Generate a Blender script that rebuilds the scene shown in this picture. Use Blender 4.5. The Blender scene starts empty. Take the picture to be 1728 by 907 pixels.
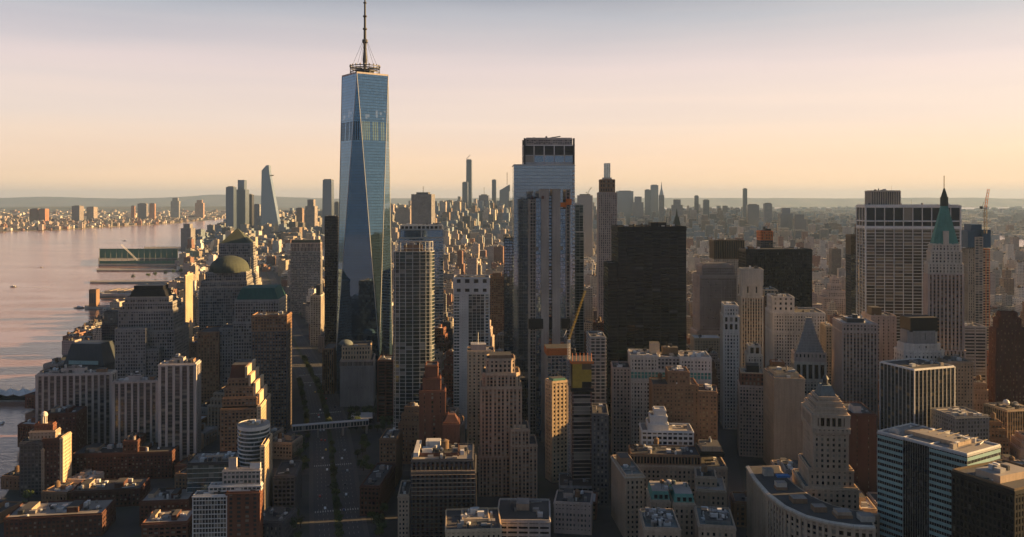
import bpy, math, random
from mathutils import Vector, Matrix, noise as mnoise
R = math.radians
# ---------------------------------------------------------------- camera, sky, sun, exposure
F, CX, HY, HC = 1450.0, 864.0, 335.0, 255.0        # focal length and horizon row in pixels of a 1728 wide frame; camera height in metres
scene = bpy.context.scene
COL = scene.collection
cam = bpy.data.cameras.new('camera'); cam_o = bpy.data.objects.new('camera', cam); COL.objects.link(cam_o)
cam.sensor_width = 36.0; cam.lens = 36.0 * F / 1728.0
cam.shift_y = -(453.5 - HY) / 1728.0
cam.clip_start = 1.0; cam.clip_end = 150000.0
cam_o.location = (0, 0, HC); cam_o.rotation_euler = (R(90), 0, 0)
scene.camera = cam_o

HAZE_DENSITY = 2.3e-5
SUN_AZ, SUN_EL = 81.5, 15.0                          # degrees to the right of the view direction, degrees above the horizon
sun = bpy.data.lights.new('sun', 'SUN'); sun.energy = 5.0; sun.angle = R(0.6); sun.color = (1.0, 0.62, 0.25)
sun_o = bpy.data.objects.new('sun', sun); COL.objects.link(sun_o)
sd = Vector((math.sin(R(SUN_AZ)) * math.cos(R(SUN_EL)), math.cos(R(SUN_AZ)) * math.cos(R(SUN_EL)), math.sin(R(SUN_EL))))
sun_o.rotation_euler = sd.to_track_quat('Z', 'Y').to_euler()

world = bpy.data.worlds.new('World'); scene.world = world; world.use_nodes = True
wt = world.node_tree; wn = wt.nodes; wl = wt.links
for n in list(wn): wn.remove(n)
def nd(tree, kind, **kw):
    n = tree.nodes.new(kind)
    for k, v in kw.items():
        if k.startswith('i_'):
            n.inputs[int(k[2:])].default_value = v
        else:
            setattr(n, k, v)
    return n
def ramp(tree, pts, src=None, interp='LINEAR'):
    n = tree.nodes.new('ShaderNodeValToRGB'); cr = n.color_ramp; cr.interpolation = interp
    while len(cr.elements) < len(pts): cr.elements.new(0.5)
    for e, (p, c) in zip(cr.elements, pts):
        e.position = p; e.color = (c[0], c[1], c[2], 1)
    if src is not None: tree.links.new(src, n.inputs[0])
    return n
def mth(tree, op, a, b=None, c=None):
    n = tree.nodes.new('ShaderNodeMath'); n.operation = op
    for i, v in enumerate((a, b, c)):
        if v is None: continue
        if isinstance(v, (int, float)): n.inputs[i].default_value = v
        else: tree.links.new(v, n.inputs[i])
    return n.outputs[0]
def mixc(tree, f, a, b, mode='MIX'):
    n = tree.nodes.new('ShaderNodeMix'); n.data_type = 'RGBA'; n.blend_type = mode
    for i, v in ((0, f), (6, a), (7, b)):
        if isinstance(v, (int, float)): n.inputs[i].default_value = v
        elif isinstance(v, tuple): n.inputs[i].default_value = (v[0], v[1], v[2], 1)
        else: tree.links.new(v, n.inputs[i])
    return n.outputs[2]
out = nd(wt, 'ShaderNodeOutputWorld'); bg = nd(wt, 'ShaderNodeBackground'); wl.new(bg.outputs[0], out.inputs[0])
sky = nd(wt, 'ShaderNodeTexSky', sky_type='NISHITA', sun_disc=False, sun_elevation=R(SUN_EL), sun_rotation=R(SUN_AZ), altitude=250.0)
sky.air_density = 1.2; sky.dust_density = 4.0; sky.ozone_density = 2.0
tc = nd(wt, 'ShaderNodeTexCoord'); sx = nd(wt, 'ShaderNodeSeparateXYZ'); wl.new(tc.outputs['Generated'], sx.inputs[0])
el = mth(wt, 'MULTIPLY', sx.outputs[2], 2.0)
mp = nd(wt, 'ShaderNodeMapping'); mp.inputs['Scale'].default_value = (2.0, 2.0, 14.0); wl.new(tc.outputs['Generated'], mp.inputs[0])
cn = nd(wt, 'ShaderNodeTexNoise'); cn.inputs['Scale'].default_value = 1.6; cn.inputs['Detail'].default_value = 5.0; wl.new(mp.outputs[0], cn.inputs['Vector'])
warp = mth(wt, 'MULTIPLY', mth(wt, 'SUBTRACT', cn.outputs[0], 0.5), 0.05)
elw = mth(wt, 'ADD', el, warp)
SKYK = 5.0
def sk(r, g, b): return (r, g, b)
haze_sky = ramp(wt, [(0.0, sk(.84, .58, .40)), (0.04, sk(.96, .66, .42)), (0.10, sk(.90, .64, .46)), (0.18, sk(.80, .62, .52)),
                     (0.30, sk(.69, .55, .52)), (0.41, sk(.43, .41, .43)), (0.5, sk(.17, .18, .23)), (0.66, sk(.075, .10, .15)), (1.0, sk(.05, .075, .13))], elw)
mp3 = nd(wt, 'ShaderNodeMapping'); mp3.inputs['Scale'].default_value = (1.5, 1.5, 26.0); mp3.inputs['Rotation'].default_value = (.05, .08, 0); wl.new(tc.outputs['Generated'], mp3.inputs[0])
cs = nd(wt, 'ShaderNodeTexNoise'); cs.inputs['Scale'].default_value = 1.3; cs.inputs['Detail'].default_value = 6.0; cs.inputs['Distortion'].default_value = .4; wl.new(mp3.outputs[0], cs.inputs['Vector'])
streaks = ramp(wt, [(.40, (.97, .973, .985)), (.56, (1.0, 1.0, 1.0)), (.74, (1.05, 1.025, 1.005))], cs.outputs[0])
warm = mth(wt, 'MULTIPLY_ADD', sx.outputs[0], 0.12, 1.0)
tint = nd(wt, 'ShaderNodeCombineColor'); wl.new(warm, tint.inputs[0]); wl.new(mth(wt, 'MULTIPLY_ADD', sx.outputs[0], 0.08, 1.0), tint.inputs[1]); wl.new(mth(wt, 'MULTIPLY_ADD', sx.outputs[0], 0.02, 1.0), tint.inputs[2])
back_sky = ramp(wt, [(0.0, sk(.14, .14, .165)), (0.12, sk(.135, .16, .21)), (0.4, sk(.11, .14, .205)), (1.0, sk(.06, .09, .15))], elw)
behind = mth(wt, 'MULTIPLY', mth(wt, 'SUBTRACT', .48, mth(wt, 'MULTIPLY_ADD', sx.outputs[1], .95, mth(wt, 'MULTIPLY', sx.outputs[0], .2))), 1.5); behind = mth(wt, 'MINIMUM', mth(wt, 'MAXIMUM', behind, 0.0), 1.0)
grad = mixc(wt, behind, mixc(wt, 1.0, mixc(wt, 1.0, haze_sky.outputs[0], tint.outputs[0], 'MULTIPLY'), streaks.outputs[0], 'MULTIPLY'), back_sky.outputs[0])
scl = nd(wt, 'ShaderNodeVectorMath', operation='SCALE'); wl.new(grad, scl.inputs[0]); scl.inputs['Scale'].default_value = SKYK
final = mixc(wt, 0.86, sky.outputs[0], scl.outputs[0])
wl.new(final, bg.inputs[0]); bg.inputs[1].default_value = 0.1

scene.view_settings.view_transform = 'Standard'; scene.view_settings.look = 'None'
scene.view_settings.gamma = 1.0; scene.view_settings.exposure = 1.36
cy = scene.cycles
cy.use_denoising = True
cy.max_bounces = 6; cy.diffuse_bounces = 1; cy.glossy_bounces = 3; cy.transmission_bounces = 2; cy.volume_bounces = 0; cy.transparent_max_bounces = 4
cy.sample_clamp_indirect = 3.0; cy.caustics_reflective = False; cy.caustics_refractive = False
cy.use_adaptive_sampling = True; cy.adaptive_threshold = 0.02

# ---------------------------------------------------------------- materials
MATS = {}
def newmat(name):
    m = bpy.data.materials.new(name); m.use_nodes = True; MATS[name] = m
    t = m.node_tree; b = t.nodes['Principled BSDF']
    return m, t, b
def wall(name, c, var=.34, rough=.85, streak=.42, brick=0.0):
    """masonry, concrete, metal panels: blotches, vertical weather streaks and a fine grain"""
    m, t, b = newmat(name)
    g = nd(t, 'ShaderNodeNewGeometry'); oi = nd(t, 'ShaderNodeObjectInfo')
    n1 = nd(t, 'ShaderNodeTexNoise'); n1.inputs['Scale'].default_value = .035; n1.inputs['Detail'].default_value = 6
    t.links.new(g.outputs['Position'], n1.inputs['Vector'])
    mp = nd(t, 'ShaderNodeMapping'); mp.inputs['Scale'].default_value = (.55, .55, .03); t.links.new(g.outputs['Position'], mp.inputs[0])
    n2 = nd(t, 'ShaderNodeTexNoise'); n2.inputs['Scale'].default_value = 1.0; n2.inputs['Detail'].default_value = 3; t.links.new(mp.outputs[0], n2.inputs['Vector'])
    n3 = nd(t, 'ShaderNodeTexNoise'); n3.inputs['Scale'].default_value = .7; n3.inputs['Detail'].default_value = 2; t.links.new(g.outputs['Position'], n3.inputs['Vector'])
    f = mth(t, 'MULTIPLY_ADD', mth(t, 'SUBTRACT', n1.outputs[0], .5), var * 2.6, 1.0)
    f = mth(t, 'MULTIPLY_ADD', mth(t, 'SUBTRACT', n2.outputs[0], .5), streak * 1.6, f)
    f = mth(t, 'MULTIPLY_ADD', mth(t, 'SUBTRACT', n3.outputs[0], .5), .35, f)
    f = mth(t, 'MAXIMUM', f, .3)
    vm = nd(t, 'ShaderNodeVectorMath', operation='SCALE'); vm.inputs[0].default_value = c; t.links.new(f, vm.inputs['Scale'])
    t.links.new(vm.outputs[0], b.inputs['Base Color']); b.inputs['Roughness'].default_value = rough
    b.inputs['Specular IOR Level'].default_value = .3
    return m
def glass(name, c, metal=.55, rough=.08, blind=.18, blindc=(.30, .27, .23), lit=.0, tilt=.02, ln=None, dark=.5):
    """window panes: every pane has its own darkness, blind, tilt; UV counts bays and floors"""
    m, t, b = newmat(name)
    uv = nd(t, 'ShaderNodeUVMap'); oi = nd(t, 'ShaderNodeObjectInfo')
    fl = nd(t, 'ShaderNodeVectorMath', operation='FLOOR'); t.links.new(uv.outputs[0], fl.inputs[0])
    ad = nd(t, 'ShaderNodeVectorMath', operation='ADD'); t.links.new(fl.outputs[0], ad.inputs[0])
    cb = nd(t, 'ShaderNodeCombineXYZ'); t.links.new(mth(t, 'MULTIPLY', oi.outputs['Random'], 97.0), cb.inputs[2]); t.links.new(cb.outputs[0], ad.inputs[1])
    wn_ = nd(t, 'ShaderNodeTexWhiteNoise', noise_dimensions='3D'); t.links.new(ad.outputs[0], wn_.inputs[0])
    sp = nd(t, 'ShaderNodeSeparateColor'); t.links.new(wn_.outputs[1], sp.inputs[0])
    k = mth(t, 'MULTIPLY_ADD', sp.outputs[0], dark * 1.4, 1.0 - dark * .7)
    vm = nd(t, 'ShaderNodeVectorMath', operation='SCALE'); vm.inputs[0].default_value = c; t.links.new(k, vm.inputs['Scale'])
    isb = mth(t, 'LESS_THAN', sp.outputs[1], blind)
    col = mixc(t, isb, vm.outputs[0], blindc)
    met = mth(t, 'MULTIPLY', mth(t, 'SUBTRACT', 1.0, mth(t, 'MULTIPLY', isb, .75)), metal)
    ro = mth(t, 'MULTIPLY_ADD', isb, .3, rough)
    if ln:
        fr = nd(t, 'ShaderNodeVectorMath', operation='FRACTION'); t.links.new(uv.outputs[0], fr.inputs[0])
        s2 = nd(t, 'ShaderNodeSeparateXYZ'); t.links.new(fr.outputs[0], s2.inputs[0])
        li = mth(t, 'MAXIMUM', mth(t, 'LESS_THAN', s2.outputs[0], ln[0]), mth(t, 'LESS_THAN', s2.outputs[1], ln[1]))
        col = mixc(t, li, col, ln[2]); met = mth(t, 'MULTIPLY', met, mth(t, 'SUBTRACT', 1.0, mth(t, 'MULTIPLY', li, .7)))
        ro = mth(t, 'MULTIPLY_ADD', li, .35, ro)
    t.links.new(col, b.inputs['Base Color']); t.links.new(met, b.inputs['Metallic']); t.links.new(ro, b.inputs['Roughness'])
    g = nd(t, 'ShaderNodeNewGeometry')
    su = nd(t, 'ShaderNodeVectorMath', operation='SUBTRACT'); t.links.new(wn_.outputs[1], su.inputs[0]); su.inputs[1].default_value = (.5, .5, .5)
    sc_ = nd(t, 'ShaderNodeVectorMath', operation='SCALE'); t.links.new(su.outputs[0], sc_.inputs[0]); sc_.inputs['Scale'].default_value = tilt
    a2 = nd(t, 'ShaderNodeVectorMath', operation='ADD'); t.links.new(g.outputs['Normal'], a2.inputs[0]); t.links.new(sc_.outputs[0], a2.inputs[1])
    no = nd(t, 'ShaderNodeVectorMath', operation='NORMALIZE'); t.links.new(a2.outputs[0], no.inputs[0]); t.links.new(no.outputs[0], b.inputs['Normal'])
    if lit > 0:
        e = mth(t, 'MULTIPLY', mth(t, 'LESS_THAN', sp.outputs[2], lit), .55)
        b.inputs['Emission Color'].default_value = (1, .78, .45, 1); t.links.new(e, b.inputs['Emission Strength'])
    return m
def flat(name, c, rough=.6, metal=0.0, emit=None, es=0):
    m, t, b = newmat(name)
    g = nd(t, 'ShaderNodeNewGeometry')
    n1 = nd(t, 'ShaderNodeTexNoise'); n1.inputs['Scale'].default_value = .4; n1.inputs['Detail'].default_value = 4; t.links.new(g.outputs['Position'], n1.inputs['Vector'])
    f = mth(t, 'MULTIPLY_ADD', n1.outputs[0], .7, .65)
    vm = nd(t, 'ShaderNodeVectorMath', operation='SCALE'); vm.inputs[0].default_value = c; t.links.new(f, vm.inputs['Scale'])
    t.links.new(vm.outputs[0], b.inputs['Base Color']); b.inputs['Roughness'].default_value = rough; b.inputs['Metallic'].default_value = metal
    if emit: b.inputs['Emission Color'].default_value = (*emit, 1); b.inputs['Emission Strength'].default_value = es
    return m
LIME = wall('limestone', (.50, .44, .37)); TAN = wall('tan_brick', (.40, .30, .22)); BROWN = wall('brown_brick', (.26, .155, .095))
RED = wall('red_brick', (.19, .08, .05)); DKRED = wall('dark_red_brick', (.10, .045, .034)); PINK = wall('pink_granite', (.46, .36, .31))
GREY = wall('grey_granite', (.29, .275, .265)); DGREY = wall('dark_granite', (.105, .10, .105)); WHITE = wall('white_terracotta', (.60, .55, .50))
CONC = wall('raw_concrete', (.33, .30, .27)); PALE = wall('pale_precast', (.46, .41, .38)); CREAM = wall('cream_brick', (.56, .42, .28))
BLACK = wall('black_steel', (.012, .012, .014), rough=.5, streak=.1); STEEL = wall('brushed_steel', (.45, .45, .45), rough=.35, streak=.1)
WMET = wall('white_metal', (.66, .64, .62), rough=.5, streak=.1); DMET = wall('dark_metal', (.05, .052, .058), rough=.5); BRONZE = wall('bronze_metal', (.13, .09, .055), rough=.5)
COPPER = wall('green_copper', (.10, .25, .21), var=.35, streak=.5); TEALC = wall('dark_teal_copper', (.03, .10, .09), var=.3, streak=.4); DCOPPER = wall('dark_green_copper', (.07, .08, .062), var=.35, streak=.4)
STONE = wall('warm_stone', (.44, .335, .245)); MINT = wall('mint_panel', (.27, .42, .42), rough=.35, streak=.15); SLATE = wall('slate_cladding', (.05, .06, .068), rough=.5)
LEAD = wall('lead_roof', (.13, .15, .15), streak=.5)
ROOFD = wall('tar_roof', (.07, .065, .065), var=.5, streak=0); ROOFL = wall('gravel_roof', (.26, .23, .21), var=.5, streak=0); ROOFW = wall('silver_roof', (.48, .45, .43), var=.4, streak=0)
ORANGE = flat('orange_netting', (.55, .15, .03)); YELLOW = flat('yellow_panel', (.38, .25, .03)); BLUE = flat('blue_tarp', (.03, .16, .40)); NET = flat('blue_netting', (.02, .07, .14))
WOOD = flat('tank_wood', (.16, .10, .06), .9)
G_DARK = glass('window_dark', (.022, .026, .034), metal=.35, blind=.24, dark=.9, blindc=(.24, .21, .17))
G_BLUE = glass('window_blue', (.22, .30, .40), metal=.75, rough=.05, blind=.05, ln=(.06, .10, (.16, .18, .2)), dark=.3)
G_TEAL = glass('window_teal', (.11, .16, .18), metal=.6, rough=.07, blind=.12, blindc=(.20, .22, .20), ln=(.08, .0, (.1, .1, .1)))
G_BLACK = glass('window_black', (.014, .016, .020), metal=.3, rough=.12, blind=.03, blindc=(.05, .05, .05), dark=.7)
G_CURT = glass('curtain_wall', (.36, .43, .50), metal=.85, rough=.06, blind=.0, ln=(.05, .07, (.16, .16, .17)), dark=.10, tilt=.004)
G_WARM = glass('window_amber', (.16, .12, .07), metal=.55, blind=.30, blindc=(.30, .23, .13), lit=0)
G_BAL = glass('window_balcony', (.07, .08, .09), metal=.5, blind=.22, blindc=(.22, .20, .17), lit=0)
G_GREEN = glass('green_spandrel', (.10, .34, .32), metal=.15, rough=.25, blind=.0, ln=(.06, 0, (.30, .32, .30)), dark=.35)

# ---------------------------------------------------------------- mesh builder
def P(px, D): return (px - CX) / F * D
def Z(py, D): return HC - (py - HY) / F * D
class MB:
    def __init__(s): s.v = []; s.f = []; s.uv = []; s.m = []; s.c = []; s.mats = []
    def slot(s, m):
        if m not in s.mats: s.mats.append(m)
        return s.mats.index(m)
    def poly(s, pts, m, uv=None, c=None):
        i = len(s.v); s.v.extend(pts); s.f.append(tuple(range(i, i + len(pts))))
        s.uv.append(uv or [(0, 0)] * len(pts)); s.m.append(s.slot(m)); s.c.append(c or (.3, .3, .3))
    def box(s, x0, x1, y0, y1, z0, z1, m, top=None, bottom=False, c=None):
        p = [(x0, y0), (x1, y0), (x1, y1), (x0, y1)]
        s.prism(p, z0, z1, m, top, bottom, c)
    def prism(s, p, z0, z1, m, top=None, bottom=False, c=None, uvs=None, open_top=False):
        n = len(p)
        for i in range(n):
            a, b = p[i], p[(i + 1) % n]
            u = None
            if uvs:
                L = math.hypot(b[0] - a[0], b[1] - a[1]); nb = max(1, round(L / uvs[0])); o = i * 57
                u = [(o, 0), (o + nb, 0), (o + nb, (z1 - z0) / uvs[1]), (o, (z1 - z0) / uvs[1])]
            s.poly([(a[0], a[1], z0), (b[0], b[1], z0), (b[0], b[1], z1), (a[0], a[1], z1)], m, u, c)
        if not open_top: s.poly([(q[0], q[1], z1) for q in p], top or m, None, c)
        if bottom: s.poly([(q[0], q[1], z0) for q in reversed(p)], m, None, c)
    def frust(s, p, q, z0, z1, m, top=None, c=None, cap=True):
        n = len(p)
        for i in range(n):
            a, b, d, e = p[i], p[(i + 1) % n], q[(i + 1) % n], q[i]
            s.poly([(a[0], a[1], z0), (b[0], b[1], z0), (d[0], d[1], z1), (e[0], e[1], z1)], m, None, c)
        if cap: s.poly([(k[0], k[1], z1) for k in q], top or m, None, c)
    def bar(s, a, b, r, m, n=4):
        a = Vector(a); b = Vector(b); d = (b - a)
        if d.length < 1e-6: return
        d.normalize(); u = d.orthogonal().normalized(); w = d.cross(u)
        ring = lambda c: [c + (u * math.cos(2 * math.pi * (k + .5) / n) + w * math.sin(2 * math.pi * (k + .5) / n)) * r for k in range(n)]
        A, B = ring(a), ring(b)
        for k in range(n):
            s.poly([tuple(A[k]), tuple(A[(k + 1) % n]), tuple(B[(k + 1) % n]), tuple(B[k])], m)
        s.poly([tuple(x) for x in reversed(A)], m); s.poly([tuple(x) for x in B], m)
    def lathe(s, cx, cy_, prof, m, n=24, uvs=None):
        for i in range(len(prof) - 1):
            (r0, z0), (r1, z1) = prof[i], prof[i + 1]
            for k in range(n):
                a0, a1 = 2 * math.pi * k / n, 2 * math.pi * (k + 1) / n
                pts = [(cx + r0 * math.cos(a0), cy_ + r0 * math.sin(a0), z0), (cx + r0 * math.cos(a1), cy_ + r0 * math.sin(a1), z0),
                       (cx + r1 * math.cos(a1), cy_ + r1 * math.sin(a1), z1), (cx + r1 * math.cos(a0), cy_ + r1 * math.sin(a0), z1)]
                if r1 < 1e-4: pts = pts[:3]
                elif r0 < 1e-4: pts = [pts[0], pts[2], pts[3]]
                s.poly(pts, m)
    def build(s, name, parent=None, link=True, attr=False):
        if not s.f: return None
        me = bpy.data.meshes.new(name); me.from_pydata([tuple(v) for v in s.v], [], s.f)
        for m in s.mats: me.materials.append(m)
        me.polygons.foreach_set('material_index', s.m)
        ul = me.uv_layers.new(name='UVMap'); flat_uv = [c for f in s.uv for p in f for c in p]; ul.data.foreach_set('uv', flat_uv)
        if attr:
            ca = me.color_attributes.new('col', 'FLOAT_COLOR', 'CORNER'); dat = []
            for f, c in zip(s.f, s.c): dat.extend([c[0], c[1], c[2], 1.0] * len(f))
            ca.data.foreach_set('color', dat)
        me.update()
        o = bpy.data.objects.new(name, me); COL.objects.link(o)
        if parent: o.parent = parent
        return o
def root(name, label, cat, loc=(0, 0, 0), rz=0.0, group=None):
    o = bpy.data.objects.new(name, None); COL.objects.link(o); o.location = loc; o.rotation_euler = (0, 0, rz)
    tag(o, label, cat, group); return o
def tag(o, label=None, cat=None, group=None, kind=None):
    if label: o['label'] = label
    if cat: o['category'] = cat
    if group: o['group'] = group
    if kind: o['kind'] = kind
def inset(p, k):
    cx = sum(a[0] for a in p) / len(p); cy_ = sum(a[1] for a in p) / len(p)
    return [(cx + (a[0] - cx) * k, cy_ + (a[1] - cy_) * k) for a in p]

# ---------------------------------------------------------------- facades
def sbox(mb, o, t, n, s0, s1, z0, z1, d, m):
    """a bar standing proud of a wall by d; the wall side stays open"""
    def q(s, e): return (o[0] + t[0] * s + n[0] * e, o[1] + t[1] * s + n[1] * e)
    a, b, c, e = q(s0, 0), q(s1, 0), q(s1, d), q(s0, d)
    mb.poly([(*e, z0), (*c, z0), (*c, z1), (*e, z1)], m)
    mb.poly([(*a, z0), (*e, z0), (*e, z1), (*a, z1)], m)
    mb.poly([(*c, z0), (*b, z0), (*b, z1), (*c, z1)], m)
    mb.poly([(*e, z1), (*c, z1), (*b, z1), (*a, z1)], m)
    mb.poly([(*a, z0), (*b, z0), (*c, z0), (*e, z0)], m)
class St:
    def __init__(s, g, m, sp=None, bay=3.0, fl=3.6, pw=.5, sh=.5, pd=.45, sd=.35, band=1.0, every=0, ew=1.6, base=0, cor=0, hb=0):
        s.g = g; s.m = m; s.sp = sp or m; s.bay = bay; s.fl = fl; s.pw = pw; s.sh = sh; s.pd = pd; s.sd = sd; s.band = band; s.every = every; s.ew = ew; s.cor = cor; s.hb = hb
def facade(gl, fa, p, z0, z1, st, skip=()):
    """p: footprint counter-clockwise seen from above; a glass core plus piers and spandrels proud of it"""
    h = z1 - z0
    nf = max(1, round(h / st.fl)); fh = h / nf
    gl.prism(p, z0, z1, st.g, uvs=(st.bay, fh), open_top=True)
    n_ = len(p)
    for i in range(n_):
        if i in skip: continue
        a, b = p[i], p[(i + 1) % n_]
        L = math.hypot(b[0] - a[0], b[1] - a[1])
        if L < .5: continue
        t = ((b[0] - a[0]) / L, (b[1] - a[1]) / L); n = (t[1], -t[0])
        nb = max(1, round(L / st.bay)); bw = L / nb
        if st.pw > 0:
            for k in range(nb + 1):
                w = st.pw * bw / 2
                if st.every and k % st.every == 0: w *= st.ew
                wm = min(st.pw * bw / 2 * (st.ew if st.every else 1), bw * .4995); w = min(w, bw * .4995)
                if k in (0, nb): w = min(max(w * 1.3, st.cor / 2), bw * .4995 if nb == 1 else bw * .999 - wm)
                s0 = max(-st.pd if k == 0 else -1e9, k * bw - w); s1 = min(L + st.pd if k == nb else 1e9, k * bw + w)
                if k == 0: s0 = -st.pd + .002
                if k == nb: s1 = L
                sbox(fa, a, t, n, s0, s1, z0, z1 - .003, st.pd, st.m)
        if st.sh > 0:
            s_d = st.sd if abs(st.sd - st.pd) > .02 else st.sd - .06
            hh = st.sh * fh
            for k in range(nf):
                zz = z0 + k * fh
                x = hh * (1.6 if st.hb and k % st.hb == 0 else 1)
                sbox(fa, a, t, n, .004, L - .004, zz, zz + x, s_d, st.sp)
        if st.band > 0: sbox(fa, a, t, n, -st.pd - .25, L + .02, z1 - st.band, z1 + .01, st.pd + .27, st.m)
def clutter(mb, x0, x1, y0, y1, z, n, rng, mats=None, big=1.0):
    """plant on a roof: fans, ducts, small sheds, pipes"""
    mats = mats or [STEEL, ROOFL, DMET, WMET, GREY]
    W, Dp = x1 - x0, y1 - y0
    if W < 4 or Dp < 4: return
    for _ in range(n):
        w = rng.uniform(1.2, 5) * big; d = rng.uniform(1.2, 5) * big; h = rng.uniform(.8, 3.4) * big
        w = min(w, W * .3); d = min(d, Dp * .3)
        cx = rng.uniform(x0 + w, x1 - w); cy_ = rng.uniform(y0 + d, y1 - d); m = rng.choice(mats)
        k = rng.random()
        if k < .62: mb.box(cx - w / 2, cx + w / 2, cy_ - d / 2, cy_ + d / 2, z + .01, z + h, m)
        elif k < .8: mb.lathe(cx, cy_, [(w / 2.6, z), (w / 2.6, z + h), (w / 4, z + h + .3), (0, z + h + .3)], m, 9)
        elif k < .93:
            mb.bar((cx - w, cy_, z + .7), (cx + w, cy_ + rng.uniform(-d, d), z + .7), .35, m)
        else: mb.bar((cx, cy_, z), (cx, cy_, z + rng.uniform(4, 8)), .12, DMET)
def water_tank(cx, cy_, z, parent, r=2.2, h=4.2, leg=3.0):
    a = MB(); a.lathe(cx, cy_, [(0, z + leg), (r, z + leg), (r * .97, z + leg + h), (r * 1.08, z + leg + h), (0, z + leg + h + 1.5)], WOOD, 14)
    t = a.build('water_tank', parent)
    b = MB()
    for sx_ in (-1, 1):
        for sy_ in (-1, 1): b.bar((cx + sx_ * r * .65, cy_ + sy_ * r * .65, z), (cx + sx_ * r * .65, cy_ + sy_ * r * .65, z + leg), .16, DMET)
    b.bar((cx - r * .65, cy_ - r * .65, z + .4), (cx + r * .65, cy_ - r * .65, z + leg - .3), .1, DMET); b.bar((cx - r * .65, cy_ + r * .65, z + .4), (cx + r * .65, cy_ + r * .65, z + leg - .3), .1, DMET)
    b.build('tank_stand', t)
    return t
FOOT = []      # footprints of placed things (world x, y, yaw, half width, half depth)
RECT = []      # what each covers in the picture, nearest first later: (px0, px1, ytop, D)
LAND = []      # landmarks for labels: (px centre, D, short description)
def frame_of(pl, pr, D, yaw):
    """front left corner at distance D on ray pl, front right corner on ray pr"""
    c, s = math.cos(R(yaw)), math.sin(R(yaw)); tr = (pr - CX) / F
    x = P(pl, D); w = (tr * D - x) / (c - tr * s)
    return x, D, w
class Tower:
    """One building: T(...) then .tier() .box() ... then .done(); local x runs along the front, local y into the depth, both as fractions"""
    def __init__(s, name, label, cat, pl, pr, D, yaw, dep, short=None, seed=None, top=None, group=None):
        s.x, s.y, s.w = frame_of(pl, pr, D, yaw); s.dep = dep; s.D = D; s.yaw = yaw
        s.root = root(name, label, cat, (s.x, s.y, 0), R(yaw), group)
        s.gl = MB(); s.fa = MB(); s.ro = MB(); s.pe = MB(); s.z = 0.0; s.rng = random.Random(seed if seed is not None else label)
        c, sn = math.cos(R(yaw)), math.sin(R(yaw))
        FOOT.append((s.x + c * s.w / 2 - sn * dep / 2, s.y + sn * s.w / 2 + c * dep / 2, R(yaw), s.w / 2, dep / 2))
        s.pl, s.pr = pl, pr
        if short: LAND.append(((pl + pr) / 2, D, short))
        s.first = True; s.maxz = 0; s.extra = []
    def fp(s, x0, x1, y0, y1, cut=0):
        X0, X1, Y0, Y1 = x0 * s.w, x1 * s.w, y0 * s.dep, y1 * s.dep
        if cut: return [(X0 + cut, Y0), (X1 - cut, Y0), (X1, Y0 + cut), (X1, Y1 - cut), (X1 - cut, Y1), (X0 + cut, Y1), (X0, Y1 - cut), (X0, Y0 + cut)]
        return [(X0, Y0), (X1, Y0), (X1, Y1), (X0, Y1)]
    def zz(s, py, fy=0.0):
        return Z(py, s.D + fy * s.dep * math.cos(R(s.yaw)))
    def tier(s, x0, x1, y0, y1, py, st, z0=None, ztop=None, roof=None, par=1.1, clut=0, cut=0, foot=None, parm=None, skip=(2,)):
        z1 = s.zz(py, y0) if ztop is None else ztop; b = s.z if z0 is None else z0
        p = foot or s.fp(x0, x1, y0, y1, cut)
        facade(s.gl, s.fa, p, b, z1, st, skip if not cut and not foot else ())
        s.ro.poly([(q[0], q[1], z1) for q in p], roof or ROOFD)
        if par:
            n = len(p); q = inset(p, 1 - 2 * .5 / max(8, s.w * (x1 - x0)))
            for i in range(n):
                a, c_ = p[i], p[(i + 1) % n]; d, e = q[(i + 1) % n], q[i]; z2 = z1 + par
                m = parm or st.m
                s.ro.poly([(*a, z1), (*c_, z1), (*c_, z2), (*a, z2)], m); s.ro.poly([(*a, z2), (*c_, z2), (*d, z2), (*e, z2)], m)
                s.ro.poly([(*d, z1), (*e, z1), (*e, z2), (*d, z2)], m)
        if clut and s.D < 900: clut = int(clut * 1.8)
        if clut: clutter(s.ro, x0 * s.w + 1, x1 * s.w - 1, y0 * s.dep + 1, y1 * s.dep - 1, z1, clut, s.rng)
        s.z = z1; s.maxz = max(s.maxz, z1)
        RECT.append((s.x, s.y, s.yaw, x0 * s.w, x1 * s.w, y0 * s.dep, y1 * s.dep, z1))
        return z1
    def pent(s, x0, x1, y0, y1, h, m, z=None, clut=0, top=None):
        z = s.z if z is None else z
        s.pe.box(x0 * s.w, x1 * s.w, y0 * s.dep, y1 * s.dep, z, z + h, m, top or ROOFD)
        if clut and s.D < 900: clut = int(clut * 1.8)
        if clut: clutter(s.pe, x0 * s.w, x1 * s.w, y0 * s.dep, y1 * s.dep, z + h, clut, s.rng)
    def add(s, name, mb):
        return mb.build(name, s.root)
    def tank(s, fx, fy, z=None, **k): water_tank(fx * s.w, fy * s.dep, s.z if z is None else z, s.root, **k)
    def done(s):
        s.gl.build('window_wall', s.root); s.fa.build('facade', s.root); s.ro.build('roof', s.root); s.pe.build('penthouse', s.root)
        return s
G_AMB = glass('window_bronze', (.10, .08, .06), metal=.5, rough=.08, blind=.18, blindc=(.22, .17, .11), ln=(.12, 0, (.06, .05, .045)))
G_DKT = glass('window_dark_teal', (.05, .075, .075), metal=.55, rough=.07, blind=.07, blindc=(.2, .2, .18), ln=(.06, 0, (.1, .1, .1)))
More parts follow.
